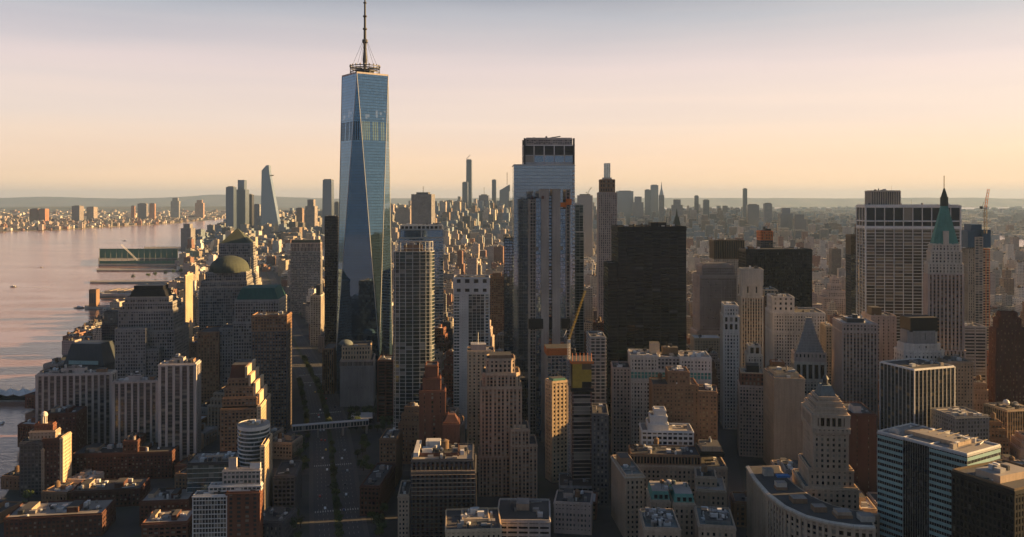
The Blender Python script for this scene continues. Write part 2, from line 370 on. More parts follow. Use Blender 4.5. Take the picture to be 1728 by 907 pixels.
# ---------------------------------------------------------------- ground, water, roads
def sheet(name, pts, z, m, kind='structure', thick=0):
    mb = MB(); mb.poly([(x, y, z) for x, y in pts], m)
    if thick:
        n = len(pts)
        for i in range(n):
            a, b = pts[i], pts[(i + 1) % n]
            mb.poly([(a[0], a[1], z - thick), (b[0], b[1], z - thick), (b[0], b[1], z), (a[0], a[1], z)], m)
    o = mb.build(name); tag(o, kind=kind); return o
def landmat(name, c1, c2, c3, s=.004):
    m, t, b = newmat(name); g = nd(t, 'ShaderNodeNewGeometry')
    n1 = nd(t, 'ShaderNodeTexNoise'); n1.inputs['Scale'].default_value = s; n1.inputs['Detail'].default_value = 8; n1.inputs['Roughness'].default_value = .65; t.links.new(g.outputs['Position'], n1.inputs['Vector'])
    r = ramp(t, [(.35, c1), (.5, c2), (.66, c3)], n1.outputs[0]); t.links.new(r.outputs[0], b.inputs['Base Color']); b.inputs['Roughness'].default_value = .9
    return m
CITYG = landmat('city_ground', (.028, .028, .03), (.05, .048, .047), (.04, .048, .03), .02)
FARG = landmat('far_ground', (.05, .06, .04), (.09, .09, .07), (.17, .15, .125), .0016)
HILLG = landmat('hazed_hill_cover', (.11, .11, .10), (.14, .135, .12), (.17, .155, .14), .0008)  # distance haze over the hills is put into this paler, greyer tone
m, t, b = newmat('river'); WATER = m
g = nd(t, 'ShaderNodeNewGeometry'); mp_ = nd(t, 'ShaderNodeMapping'); mp_.inputs['Scale'].default_value = (.05, .09, 1); mp_.inputs['Rotation'].default_value = (0, 0, .5); t.links.new(g.outputs['Position'], mp_.inputs[0])
w1 = nd(t, 'ShaderNodeTexNoise'); w1.inputs['Scale'].default_value = 1.3; w1.inputs['Detail'].default_value = 5; w1.inputs['Roughness'].default_value = .6; t.links.new(mp_.outputs[0], w1.inputs['Vector'])
w2 = nd(t, 'ShaderNodeTexNoise'); w2.inputs['Scale'].default_value = .0035; w2.inputs['Detail'].default_value = 3; w2.inputs['Distortion'].default_value = 1.5
mp2 = nd(t, 'ShaderNodeMapping'); mp2.inputs['Scale'].default_value = (.35, 1.6, 1); mp2.inputs['Rotation'].default_value = (0, 0, -.15); t.links.new(g.outputs['Position'], mp2.inputs[0]); t.links.new(mp2.outputs[0], w2.inputs['Vector'])
bp = nd(t, 'ShaderNodeBump'); t.links.new(w1.outputs[0], bp.inputs['Height']); bp.inputs['Distance'].default_value = 4.0
t.links.new(mth(t, 'MULTIPLY_ADD', ramp(t, [(.4, (0, 0, 0)), (.62, (1, 1, 1))], w2.outputs[0]).outputs[0], .22, .10), bp.inputs['Strength'])
b.inputs['Base Color'].default_value = (.30, .155, .105, 1); b.inputs['Roughness'].default_value = .16; b.inputs['Specular IOR Level'].default_value = .55; b.inputs['Specular Tint'].default_value = (1, .84, .76, 1)
t.links.new(bp.outputs[0], b.inputs['Normal'])
GX = 60000
mb = MB(); mb.poly([(-GX, -2000, -3), (GX, -2000, -3), (GX, 40000, -3), (-GX, 40000, -3)], WATER); tag(mb.build('river_water'), kind='structure')
MW = [(-300, -400), (-330, 480), (-400, 650), (-428, 718), (-455, 795), (-512, 924), (-600, 1100), (-660, 1220), (-750, 1450), (-800, 1600), (-870, 1900), (-960, 2350), (-1010, 2740), (-1230, 3150), (-1330, 3500), (-1700, 4600), (-2300, 7000), (-3330, 11000), (-4100, 14000)]
ME = [(900, -400), (1500, 1500), (2420, 4200), (2660, 5100), (3500, 8000), (5000, 12000), (7200, 17500), (9500, 21500)]
sheet('manhattan_ground', MW[::-1] + ME, 0, CITYG, thick=3.2)
NJ = [(-60000, 1500), (-5600, 3000), (-4300, 6000), (-4005, 6722), (-3700, 6976), (-3664, 7546), (-3523, 8600), (-3541, 9990), (-3800, 11500), (-4300, 14500), (-4900, 18000), (-4100, 14000 + 9000), (9500, 21500 + 3000), (60000, 24500), (60000, 40000), (-60000, 40000)]
sheet('far_shore_ground', NJ[::-1], 0, FARG, thick=3.2)
BK = [(2200, -400), (2500, 1500), (2930, 3900), (3140, 5200), (4150, 8000), (5900, 12000), (8000, 16800), (12500, 21000), (30000, 22500), (60000, 24000), (60000, -400)]
sheet('east_shore_ground', BK[::-1], 0, FARG, thick=3.2)
# far hills
def hills(name, pts, m):
    mb = MB()
    for i in range(len(pts) - 1):
        (x0, y0, h0), (x1, y1, h1) = pts[i], pts[i + 1]
        dp = 2500
        mb.poly([(x0, y0, 0), (x1, y1, 0), (x1, y1 + dp, h1), (x0, y0 + dp, h0)], m)
        mb.poly([(x0, y0 + dp, h0), (x1, y1 + dp, h1), (x1, y1 + 2 * dp, 0), (x0, y0 + 2 * dp, 0)], m)
    tag(mb.build(name), kind='structure')
rg = random.Random(3)
hp = []
for i in range(121):
    x = -34000 + i * 560; hh = 255 + 70 * mnoise.noise(Vector((i * .11, 3.3, 0))) + 24 * mnoise.noise(Vector((i * .5, 1, 0)))
    if x < -6000: hh += 150 * max(0, mnoise.noise(Vector((i * .13, 9, 0))) + .25)
    hp.append((x, 29000 + rg.uniform(-200, 200), max(150, hh)))
hills('far_hills', hp, HILLG)
hp = []
for i in range(60):
    x = -15500 + i * 200; k = max(0, min(1, (x + 15500) / 5000)) * max(0, min(1, (-4500 - x) / 1500))
    hp.append((x, 12500 + (x + 15000) * .35, 8 + 75 * k * (1 + .25 * mnoise.noise(Vector((i * .2, 0, 5))))))
hills('palisades_hills', hp, FARG)

# ---- West Street and its neighbours
def road_pts(line, w0, w1=None):
    w1 = w0 if w1 is None else w1; L = []; Rr = []
    for i, (x, y) in enumerate(line):
        a = line[max(0, i - 1)]; c = line[min(len(line) - 1, i + 1)]
        d = Vector((c[0] - a[0], c[1] - a[1])).normalized(); n = Vector((-d.y, d.x))
        L.append((x + n.x * w0, y + n.y * w0)); Rr.append((x - n.x * w1, y - n.y * w1))
    return L, Rr
ASPH = flat('asphalt', (.055, .053, .055), .85); PAVE = flat('pavement', (.075, .07, .067), .85); PAINT = flat('road_paint', (.38, .37, .35), .7); SOIL = landmat('planting', (.02, .03, .012), (.035, .05, .018), (.06, .05, .03), .2)
def strip(name, line, a, b, z, m, kind='structure', thick=0):
    L, _ = road_pts(line, a); _, Q = road_pts(line, -b)
    mb = MB()
    for i in range(len(line) - 1):
        mb.poly([(*L[i], z), (*Q[i], z), (*Q[i + 1], z), (*L[i + 1], z)][::-1], m)
        if thick:
            for S in (L, Q): mb.poly([(*S[i], z - thick), (*S[i + 1], z - thick), (*S[i + 1], z), (*S[i], z)], m)
    o = mb.build(name); tag(o, kind=kind); return o
WEST = [(-60, 380), (-128, 640), (-150, 730), (-185, 880), (-215, 1000), (-262, 1160), (-330, 1360), (-425, 1640), (-560, 2050), (-700, 2500), (-860, 3000)]
strip('west_street_road', WEST, 18, -18, .02, ASPH)
strip('median_planting', WEST, 2.6, -2.2, .14, SOIL, thick=.14)
strip('west_pavement', WEST, 22, 18.2, .13, PAVE, thick=.13); strip('east_pavement', WEST, -18.2, -22, .13, PAVE, thick=.13)
mb = MB()
for off in (-14.5, -11, -7.5, 7.5, 11, 14.5):
    for i in range(len(WEST) - 3):
        a = Vector(WEST[i]); c = Vector(WEST[i + 1]); d = (c - a); L = d.length; d.normalize(); n = Vector((-d.y, d.x)); k = 0
        while k < L - 5:
            p = a + d * k + n * off; q = p + d * 4
            mb.poly([(*(p + n * .08), .03), (*(p - n * .08), .03), (*(q - n * .08), .03), (*(q + n * .08), .03)], PAINT); k += 11
def cross(y0, mbx):
    for i in range(len(WEST) - 1):
        a, c = Vector(WEST[i]), Vector(WEST[i + 1])
        if a.y <= y0 < c.y:
            d = (c - a).normalized(); n = Vector((-d.y, d.x)); p = a + (c - a) * ((y0 - a.y) / (c.y - a.y))
            for s_ in range(-17, 18, 2):
                if abs(s_) < 3: continue
                q = p + n * s_; mbx.poly([(*(q + n * .45), .032), (*(q - n * .45), .032), (*(q - n * .45 + d * 4), .032), (*(q + n * .45 + d * 4), .032)], PAINT)
for y0 in (700, 820, 965, 1020, 1190, 1240): cross(y0, mb)
tag(mb.build('road_markings'), kind='structure')
for nm, ln_, w in (('liberty_street_road', [(-420, 1175), (-260, 1160), (-60, 1190)], 9), ('albany_street_road', [(-400, 800), (-150, 800), (-40, 790)], 7), ('broadway_road', [(152, 560), (205, 800), (270, 1100), (390, 1600)], 7), ('greenwich_street_road', [(-20, 500), (-40, 800), (-90, 1100)], 6)):
    strip(nm, ln_, w, -w, .016, ASPH); strip(nm.replace('road', 'pavement'), ln_, w + 4, w + .2, .12, PAVE, thick=.12)
strip('memorial_plaza', [(-140, 905), (-185, 1040)], -8, -70, .1, PAVE)

# ---------------------------------------------------------------- landmark towers
def side_depth(pl, pr, D, yaw, spec):
    x, y, w = frame_of(pl, pr, D, yaw); c, s = math.cos(R(yaw)), math.sin(R(yaw))
    t_ = (float(spec[1:]) - CX) / F
    if spec[0] == 'R': x, y = x + c * w, y + s * w
    return (x - t_ * y) / (s + t_ * c)
def T(name, label, cat, pl, pr, D, yaw, dep, **k):
    if isinstance(dep, str): dep = max(8.0, side_depth(pl, pr, D, yaw, dep))
    return Tower(name, label, cat, pl, pr, D, yaw, dep, **k)

# One tall blue glass tower with antenna
def blue_tower():
    D = 1115; X = P(609, D) ; Hb, Ht = 56.0, Z(124, D)
    r = root('skyscraper', 'tallest tower, blue faceted glass with a tall mast on its roof', 'skyscraper', (X, D + 31, 0), R(-9))
    LAND.append((615, D, 'the tallest blue glass tower')); FOOT.append((X, D + 31, R(-9), 34, 34)); RECT.append((X - 31, D, 0, 0, 62, 0, 60, Ht))
    B = [(-29, -29), (29, -29), (29, 29), (-29, 29)]; Tt = [(0, -32), (32, 0), (0, 32), (-32, 0)]
    m, t, b = newmat('blue_tower_glass')
    uv = nd(t, 'ShaderNodeUVMap'); fr = nd(t, 'ShaderNodeVectorMath', operation='FRACTION'); t.links.new(uv.outputs[0], fr.inputs[0]); fl = nd(t, 'ShaderNodeVectorMath', operation='FLOOR'); t.links.new(uv.outputs[0], fl.inputs[0])
    w_ = nd(t, 'ShaderNodeTexWhiteNoise', noise_dimensions='2D'); t.links.new(fl.outputs[0], w_.inputs[0])
    s2 = nd(t, 'ShaderNodeSeparateXYZ'); t.links.new(fr.outputs[0], s2.inputs[0]); s3 = nd(t, 'ShaderNodeSeparateXYZ'); t.links.new(uv.outputs[0], s3.inputs[0])
    k = mth(t, 'MULTIPLY_ADD', w_.outputs[0], .16, .92)
    fn = nd(t, 'ShaderNodeTexWhiteNoise', noise_dimensions='1D'); t.links.new(mth(t, 'FLOOR', s3.outputs[1]), fn.inputs['W'])
    k = mth(t, 'MULTIPLY', k, mth(t, 'MULTIPLY_ADD', fn.outputs[0], .12, .94))
    vm = nd(t, 'ShaderNodeVectorMath', operation='SCALE'); vm.inputs[0].default_value = (.15, .27, .40); t.links.new(k, vm.inputs['Scale'])
    floor_line = mth(t, 'MAXIMUM', mth(t, 'LESS_THAN', s2.outputs[1], .2), mth(t, 'MULTIPLY', mth(t, 'LESS_THAN', s2.outputs[0], .1), .6)); col = mixc(t, mth(t, 'MULTIPLY', floor_line, .75), vm.outputs[0], (.08, .10, .12))
    v = s3.outputs[1]   # storeys above the base
    wn5 = nd(t, 'ShaderNodeTexWhiteNoise', noise_dimensions='1D'); t.links.new(mth(t, 'FLOOR', s3.outputs[0]), wn5.inputs['W'])
    band = mth(t, 'MULTIPLY', mth(t, 'GREATER_THAN', v, 73.0), mth(t, 'LESS_THAN', v, 79.5))
    lou = mth(t, 'MULTIPLY', band, mth(t, 'MULTIPLY', mth(t, 'LESS_THAN', s2.outputs[0], .6), mth(t, 'GREATER_THAN', s3.outputs[2] if False else wn5.outputs[0], .3)))
    col = mixc(t, mth(t, 'MULTIPLY', lou, .65), col, (.012, .016, .02)); col = mixc(t, mth(t, 'MULTIPLY', band, .12), col, (.05, .08, .11))
    brt = mth(t, 'MULTIPLY', mth(t, 'MULTIPLY', mth(t, 'GREATER_THAN', v, 80.5), mth(t, 'LESS_THAN', v, 83.5)), mth(t, 'GREATER_THAN', w_.outputs[0], .72))
    col = mixc(t, mth(t, 'MULTIPLY', brt, .5), col, (.5, .55, .6))
    t.links.new(col, b.inputs['Base Color']); b.inputs['Metallic'].default_value = .85
    t.links.new(mth(t, 'MULTIPLY_ADD', lou, .5, .03), b.inputs['Roughness'])
    g = nd(t, 'ShaderNodeNewGeometry'); su = nd(t, 'ShaderNodeVectorMath', operation='SUBTRACT'); t.links.new(w_.outputs[1], su.inputs[0]); su.inputs[1].default_value = (.5, .5, .5)
    sc_ = nd(t, 'ShaderNodeVectorMath', operation='SCALE'); t.links.new(su.outputs[0], sc_.inputs[0]); sc_.inputs['Scale'].default_value = .004
    a2 = nd(t, 'ShaderNodeVectorMath', operation='ADD'); t.links.new(g.outputs['Normal'], a2.inputs[0]); t.links.new(sc_.outputs[0], a2.inputs[1]); no = nd(t, 'ShaderNodeVectorMath', operation='NORMALIZE'); t.links.new(a2.outputs[0], no.inputs[0]); t.links.new(no.outputs[0], b.inputs['Normal'])
    mb = MB(); fh = (Ht - Hb) / 96
    mb.prism([(q[0] * .999, q[1] * .999) for q in B], 0, Hb, m, uvs=(3, 4.0))
    def tri(a, b_, c_):
        a, b_, c_ = Vector(a), Vector(b_), Vector(c_)
        hd = Vector((b_.x - a.x, b_.y - a.y, 0)) if abs(b_.z - a.z) < 1e-3 else Vector((c_.x - b_.x, c_.y - b_.y, 0))
        hd.normalize(); uvs = [((q - a).dot(hd) / 3.0 + 200, (q.z - Hb) / fh) for q in (a, b_, c_)]
        mb.poly([tuple(a), tuple(b_), tuple(c_)], m, uvs)
    for i in range(4):
        b0, b1 = B[i], B[(i + 1) % 4]; tp = Tt[i]; tn = Tt[(i + 1) % 4]
        tri((*b0, Hb), (*b1, Hb), (*tp, Ht)); tri((*b1, Hb), (*tn, Ht), (*tp, Ht))
    mb.build('glass_shaft', r)
    e = MB()
    for i in range(4):
        for q in (B[i], B[(i + 1) % 4]): e.bar((q[0] * 1.002, q[1] * 1.002, Hb), (Tt[i][0] * 1.002, Tt[i][1] * 1.002, Ht), .42, STEEL)
    e.build('edge_trim', r)
    p = MB(); Tq = [(q[0] * 1.01, q[1] * 1.01) for q in Tt]; p.prism(Tq, Ht, Ht + 2.2, PALE, ROOFD); p.build('parapet', r)
    a = MB()
    for rr, z0 in ((13, Ht + 7), (19.5, Ht + 5), (19.5, Ht + 10), (20.5, Ht + 12.5)):
        a.lathe(0, 0, [(rr - .8, z0), (rr, z0), (rr, z0 + 1.1), (rr - .8, z0 + 1.1), (rr - .8, z0)], DMET, 28)
    for k in range(20):
        an = math.tau * k / 20; c_, s_ = math.cos(an), math.sin(an)
        a.bar((19.4 * c_, 19.4 * s_, Ht + 2), (19.6 * c_, 19.6 * s_, Ht + 13.5 + (k % 3)), .3, DMET); a.bar((4 * c_, 4 * s_, Ht + 11), (19.5 * c_, 19.5 * s_, Ht + 10.5), .25, DMET)
        a.lathe(19.5 * c_, 19.5 * s_, [(0, Ht + 13), (.9, Ht + 13), (.9, Ht + 15.2), (0, Ht + 15.2)], GREY, 6)
    a.box(-9, 9, -9, 9, Ht + 2.2, Ht + 8, DMET); a.build('antenna_ring', r)
    s_ = MB()
    prof = [(2.6, Ht + 2), (2.2, Ht + 12), (3.4, Ht + 22), (2.0, Ht + 36), (2.4, Ht + 44), (3.9, Ht + 46), (3.9, Ht + 49), (2.0, Ht + 50), (1.9, Ht + 62), (3.0, Ht + 63), (3.0, Ht + 64.5), (1.7, Ht + 65), (1.6, Ht + 79), (2.8, Ht + 80), (2.8, Ht + 81), (1.4, Ht + 82), (1.3, Ht + 97), (2.3, Ht + 98), (2.3, Ht + 99), (1.0, Ht + 100), (.7, Ht + 118), (0, Ht + 124)]
    s_.lathe(0, 0, prof, DMET, 10); s_.build('mast', r)
    c2 = MB()
    for k in range(6):
        an = math.tau * (k + .5) / 6; c2.bar((18.5 * math.cos(an), 18.5 * math.sin(an), Ht + 10), (3 * math.cos(an), 3 * math.sin(an), Ht + 47), .18, DMET)
    c2.build('guy_cables', r)
blue_tower()

S = St
s_wfc = S(G_DARK, GREY, bay=2.9, fl=3.9, pw=.34, sh=.36, pd=.30, sd=.22, band=1.6)
s_wfc2 = S(G_DARK, PINK, bay=2.9, fl=3.9, pw=.42, sh=.42, pd=.35, sd=.25, band=1.6)
s_dk = S(G_BLACK, DGREY, bay=3.0, fl=3.8, pw=.25, sh=.3, pd=.25, sd=.15)
s_gate = S(G_BAL, PALE, sp=DGREY, bay=6.0, fl=2.9, pw=.34, sh=.28, pd=.9, sd=.3, band=1.5, cor=3.5)
s_red = S(G_DARK, RED, bay=3.4, fl=3.1, pw=.55, sh=.5, pd=.3, sd=.22, band=1.3)
s_dkred = S(G_DARK, DKRED, bay=3.2, fl=3.1, pw=.5, sh=.5, pd=.3, sd=.22, band=1.2)
s_brown = S(G_DARK, BROWN, bay=3.0, fl=3.4, pw=.52, sh=.5, pd=.35, sd=.25, band=1.4)
s_tan = S(G_DARK, TAN, bay=2.9, fl=3.3, pw=.55, sh=.5, pd=.35, sd=.27, band=1.3)
s_lime = S(G_DARK, LIME, bay=3.1, fl=3.7, pw=.52, sh=.38, pd=.5, sd=.3, band=1.6)
s_limev = S(G_DARK, LIME, sp=BROWN, bay=3.0, fl=3.7, pw=.48, sh=.35, pd=.8, sd=.15, band=2.4)
s_white = S(G_DARK, WHITE, bay=3.2, fl=3.8, pw=.5, sh=.42, pd=.5, sd=.35, band=1.8, every=4)
s_cream = S(G_DARK, CREAM, bay=3.4, fl=3.3, pw=.6, sh=.5, pd=.3, sd=.2, band=1.2)
s_grid = S(G_DARK, GREY, bay=3.0, fl=3.8, pw=.38, sh=.36, pd=.3, sd=.2)
s_balc = S(G_DKT, STEEL, sp=STEEL, bay=5.5, fl=3.6, pw=.05, sh=.09, pd=.4, sd=.7, band=.6)
s_ribbon = S(G_BLUE, STEEL, sp=WMET, bay=6, fl=4.2, pw=.03, sh=.22, pd=.1, sd=.3, band=1)
s_black = S(G_BLACK, BLACK, bay=2.6, fl=3.9, pw=.2, sh=.26, pd=.4, sd=.3, band=2.5, every=6, ew=2.4)
s_blackh = S(G_BLACK, BLACK, bay=9, fl=3.9, pw=.08, sh=.42, pd=.12, sd=.06, band=3.5)
s_curt = S(G_CURT, STEEL, bay=3, fl=4.2, pw=0, sh=0, band=.5)
s_blueg = S(G_BLUE, DMET, bay=3, fl=4, pw=0, sh=0, band=.6)
s_pink = S(G_DARK, PINK, bay=3.6, fl=3.9, pw=.5, sh=.45, pd=.5, sd=.35, band=2)
s_blank = S(G_DARK, CREAM, bay=60, fl=60, pw=1.0, sh=.1, pd=.25, sd=.1)

def pyramid(t, x0, x1, y0, y1, z0, z1, m, k=0.02, name='roof_pyramid'):
    mb = MB(); p = t.fp(x0, x1, y0, y1); mb.frust(p, inset(p, k), z0, z1, m); return t.add(name, mb)

# --- waterfront office group on the left
t = T('office_tower', 'stepped grey granite office tower with green copper pyramid roof', 'office tower', 368, 424, 1300, 8, 62, short='the pyramid-roofed tower')
t.tier(-.2, 1.0, 0, 1, 500, s_wfc); t.tier(-.14, 1.0, .03, 1, 466, s_wfc); t.tier(-.04, .96, .06, .97, 436, s_wfc); t.tier(.0, .94, .1, .94, 412, s_wfc, clut=0)
z = t.z; pyramid(t, .02, .93, .1, .9, z + .3, Z(387, 1300), DCOPPER, .03); t.done()
t = T('office_tower', 'tall grey granite office tower under a round green copper dome', 'office tower', 336, 418, 1150, 8, 'R428', short='the domed tower')
t.tier(-.0, 1.0, 0, 1, 486, s_wfc); t.tier(.03, .98, .02, 1, 476, s_wfc); t.tier(.12, .96, .05, .95, 461, s_wfc)
cx, cy0 = .56 * t.w, .45 * t.dep; rr = 33 / F * 1150; mb = MB(); mb.lathe(cx, cy0, [(rr * 1.03, t.z), (rr * 1.03, t.z + 3), (rr, t.z + 3)] + [(rr * math.cos(a * math.pi / 20), t.z + 3 + rr * .72 * math.sin(a * math.pi / 20)) for a in range(1, 11)], DCOPPER, 32); t.add('dome', mb); t.done()
t = T('office_tower', 'grey granite office tower with flat-topped dark green mansard roof', 'office tower', 394, 472, 1000, 5, 'R486', short='the mansard-roofed office tower')
t.tier(.0, 1.0, 0, 1, 545, s_wfc); t.tier(.03, .97, .02, 1, 508, s_wfc)
p = t.fp(.05, .95, .05, .95); mb = MB(); mb.frust(p, [(q[0] * .8 + t.w * .1, q[1] * .8 + t.dep * .1) for q in p], t.z + 1.2, Z(488, 1000), TEALC, TEALC); t.add('mansard_roof', mb); t.done()
t = T('office_tower', 'broad dark granite office tower with black stepped top and golden sunlit side', 'office tower', 200, 292, 1050, 6, 'R312', short='the black-topped stepped tower')
t.tier(.0, .55, -.22, 0, 556, s_wfc, z0=0); t.tier(.5, .78, -.18, 0, 592, s_wfc, z0=0)
t.z = 0; t.tier(0, 1.02, 0, 1.25, 560, s_wfc, skip=()); t.tier(0, 1, 0, .95, 525, s_wfc); t.tier(.06, .98, .04, .75, 512, s_wfc); t.tier(.10, .9, .1, .7, 503, s_wfc)
mb = MB(); p = t.fp(.16, .84, .14, .66); mb.frust(p, inset(p, .86), t.z, Z(490, 1060), BLACK); q = inset(p, .8); mb.prism(q, Z(490, 1060), Z(483, 1060), BLACK); t.add('black_crown', mb); t.done()
t = T('office_building', 'dark glass block between the river and the black-topped tower', 'office building', 172, 212, 1200, 5, 40, short=None)
t.tier(0, 1, 0, 1, 548, s_dk); t.tier(.05, .9, .1, 1, 527, S(G_TEAL, DMET, bay=4, fl=4, pw=.1, sh=.3), clut=3); t.done()
t = T('museum_building', 'low slate-grey building with sloped angular roof on the riverbank', 'building', 110, 172, 1160, -6, 40)
t.tier(-.05, 1.05, 0, 1, 616, S(G_BLACK, SLATE, bay=12, fl=9, pw=.9, sh=.9, pd=.2, sd=.1))
mb = MB(); p = t.fp(-.05, 1.05, 0, 1); mb.frust(p, inset(p, .72), t.z, Z(581, 1160), SLATE, SLATE); t.add('sloped_roof', mb)
mb = MB(); mb.box(.1 * t.w, .9 * t.w, -.6, .05, t.z + 1, t.z + 6, MINT); t.add('clerestory', mb); t.done()
t = T('apartment_tower', 'slender tower lit solid gold, beyond the black-topped tower', 'apartment tower', 311, 313, 1480, 8, 'R325')
t.tier(0, 1, 0, 1, 466, S(G_WARM, CREAM, bay=3, fl=3.2, pw=.6, sh=.3)); t.pent(.1, .9, .3, .6, 5, CREAM); t.done()

# --- riverside apartment slabs
for lab, pl, pr, D, y, sidepx, sh in (('wide riverside apartment slab with pale vertical ribs, nearest the water', 62, 188, 840, 7, 'R196', 'the widest ribbed apartment slab'),
                                      ('lower pale ribbed apartment slab between two taller slabs', 191, 266, 815, 7, 'R271', 'the lower ribbed slab'),
                                      ('tall ribbed apartment slab with narrow golden sunlit side', 269, 330, 800, 7, 'R338', 'the gold-edged ribbed slab')):
    t = T('apartment_slab', lab, 'apartment building', pl, pr, D, y, sidepx, short=sh, group='ribbed apartment slabs by the river')
    yt = {62: 633, 191: 645, 269: 616}[pl]
    t.tier(0, 1, 0, 1, yt, s_gate, clut=14, roof=ROOFL)
    t.pent(.3, .62, .3, .8, 5, PALE, clut=4); t.pent(.78, .9, .25, .8, 3.5, BROWN); t.done()
# --- lower left brick neighbourhood
t = T('brick_tower', 'red brick tower with gold side and small domed lantern by the river', 'apartment tower', 34, 106, 735, 6, 'R120', short='the lantern-topped brick tower')
t.tier(0, 1.0, 0, 1, 850, s_dkred); t.tier(.0, .52, .0, 1, 748, S(G_DKT, DGREY, bay=3, fl=3.1, pw=.3, sh=.35), clut=4); t.z = Z(850, 735); t.tier(.52, .95, .0, 1, 744, s_dkred, clut=3); t.z = Z(850, 735); t.tier(.95, 1.0, -.02, 1, 742, S(G_WARM, CREAM, bay=3, fl=3.1, pw=.55, sh=.45))  # cream right-hand slice paints in the sunlit gold of that side
t.tier(.52, .56, -.05, 0, 760, S(G_WARM, TAN, bay=2, fl=3, pw=.5, sh=.4), z0=0); t.z = Z(746, 735)
t.tier(.18, .78, .2, .8, 730, S(G_WARM, TAN, bay=3, fl=3, pw=.6, sh=.5)); t.tier(.28, .7, .3, .7, 718, S(G_WARM, RED, bay=3, fl=3, pw=.6, sh=.5))
mb = MB(); cx, cy0 = .46 * t.w, .5 * t.dep; z = t.z
mb.lathe(cx, cy0, [(2.6, z), (2.6, z + 1)], WHITE, 12)
for k in range(8): a = math.tau * k / 8; mb.bar((cx + 2.2 * math.cos(a), cy0 + 2.2 * math.sin(a), z), (cx + 2.2 * math.cos(a), cy0 + 2.2 * math.sin(a), z + 7), .35, WHITE)
mb.lathe(cx, cy0, [(0, z), (1.6, z), (1.6, z + 7), (2.9, z + 7), (2.7, z + 8.5), (2, z + 10), (0, z + 11)], WHITE, 14); t.add('lantern', mb); t.done()
BL = [  # low blocks: label, pl, pr, D, yaw, depth, top, style
 ('wide dark red brick block below the ribbed slabs', 122, 290, 775, 5, 30, 768, s_dkred),
 ('brick wing with pale roof beside the lantern-topped brick tower', 118, 236, 705, 8, 30, 832, s_dkred),
 ('low brick building with grey roof at the bottom left edge', 8, 172, 640, 8, 32, 876, S(G_BAL, DKRED, bay=3.2, fl=3.1, pw=.4, sh=.45)),
 ('small brick block squeezed between the ribbed slab and the ellipse-topped tower', 236, 318, 668, 6, 28, 848, s_dkred),
 ('low reddish block with lit roof terrace at the foot of the glass block', 240, 316, 640, 6, 26, 885, S(G_DARK, RED, bay=4, fl=3.4, pw=.3, sh=.5)),
 ('dark brick slab beyond the lantern-topped brick tower', 74, 128, 800, 6, 26, 700, s_dkred),
 ('long dark brick block behind the wide red block', 150, 300, 808, 6, 20, 790, s_dkred),
 ('dark brick gable between the two lower ribbed slabs', 208, 232, 780, 6, 24, 746, s_dkred)]
for lab, pl, pr, D, y, dp, yt, st in BL:
    t = T('brick_block', lab, 'apartment block', pl, pr, D, y, dp); t.tier(0, 1, 0, 1, yt, st, clut=int(4 + (pr - pl) / 12), roof=ROOFL if D < 700 else ROOFD, skip=(2,)); t.pent(.1, .22, .3, .8, 3.5, TAN); t.pent(.6, .72, .2, .7, 4, DKRED); t.done()
# --- centre left
s_dkb = S(G_DARK, BROWN, bay=3.4, fl=3.3, pw=.42, sh=.45, pd=.35, sd=.25)
t = T('brick_tower', 'stepped dark brick apartment tower, its right side blazing gold', 'apartment tower', 372, 440, 800, 6, 'R456', short='the stepped gold-sided brick tower')
t.tier(0, .92, 0, 1, 692, s_dkb); t.z = 0; t.tier(.92, 1.0, -.01, 1, 688, S(G_WARM, CREAM, bay=2.8, fl=3.1, pw=.5, sh=.45)); t.tier(.03, .88, .06, .94, 673, s_dkb); t.tier(.08, .78, .1, .9, 655, s_dkb); t.tier(.14, .66, .15, .85, 641, s_dkb)  # cream slice on the right carries the sun's gold as colour
mb = MB(); p = t.fp(.16, .64, .2, .8); mb.frust(p, inset(p, .8), t.z, Z(621, 800), DKRED, ROOFD); t.add('sloped_roof', mb); mb = MB(); [mb.box(t.w * u, t.w * (u + .06), t.dep * .1, t.dep * .92, Z(zl, 800) , Z(zh, 800), CREAM) for u, zl, zh in ((.885, 690, 668), (.79, 672, 650), (.67, 655, 636), (.58, 641, 622))]; t.add('sun_painted_gables', mb); t.done()  # cream slabs beside each step repeat the painted sunlit edge
t = T('office_building', 'granite block with small square windows in front of the mansard-roofed tower', 'office building', 425, 484, 930, 4, 'R492', short='the small-windowed granite block')
t.tier(0, 1, 0, 1, 560, S(G_DARK, DGREY, sp=BROWN, bay=3.0, fl=3.6, pw=.42, sh=.45, pd=.35, sd=.2)); t.tier(0, 1, 0, 1, 534, S(G_DARK, BROWN, bay=3.0, fl=3.6, pw=.42, sh=.45, pd=.35, sd=.2), clut=8); t.done()
t = T('office_building', 'brown granite block with amber windows below the domed tower', 'office building', 334, 392, 1010, 6, 46)
t.tier(0, .6, 0, 1, 562, S(G_WARM, BROWN, bay=3.4, fl=3.6, pw=.42, sh=.4)); t.tier(.6, 1, .1, 1, 556, S(G_DARK, GREY, bay=3.2, fl=3.6, pw=.5, sh=.4), z0=0); t.done()
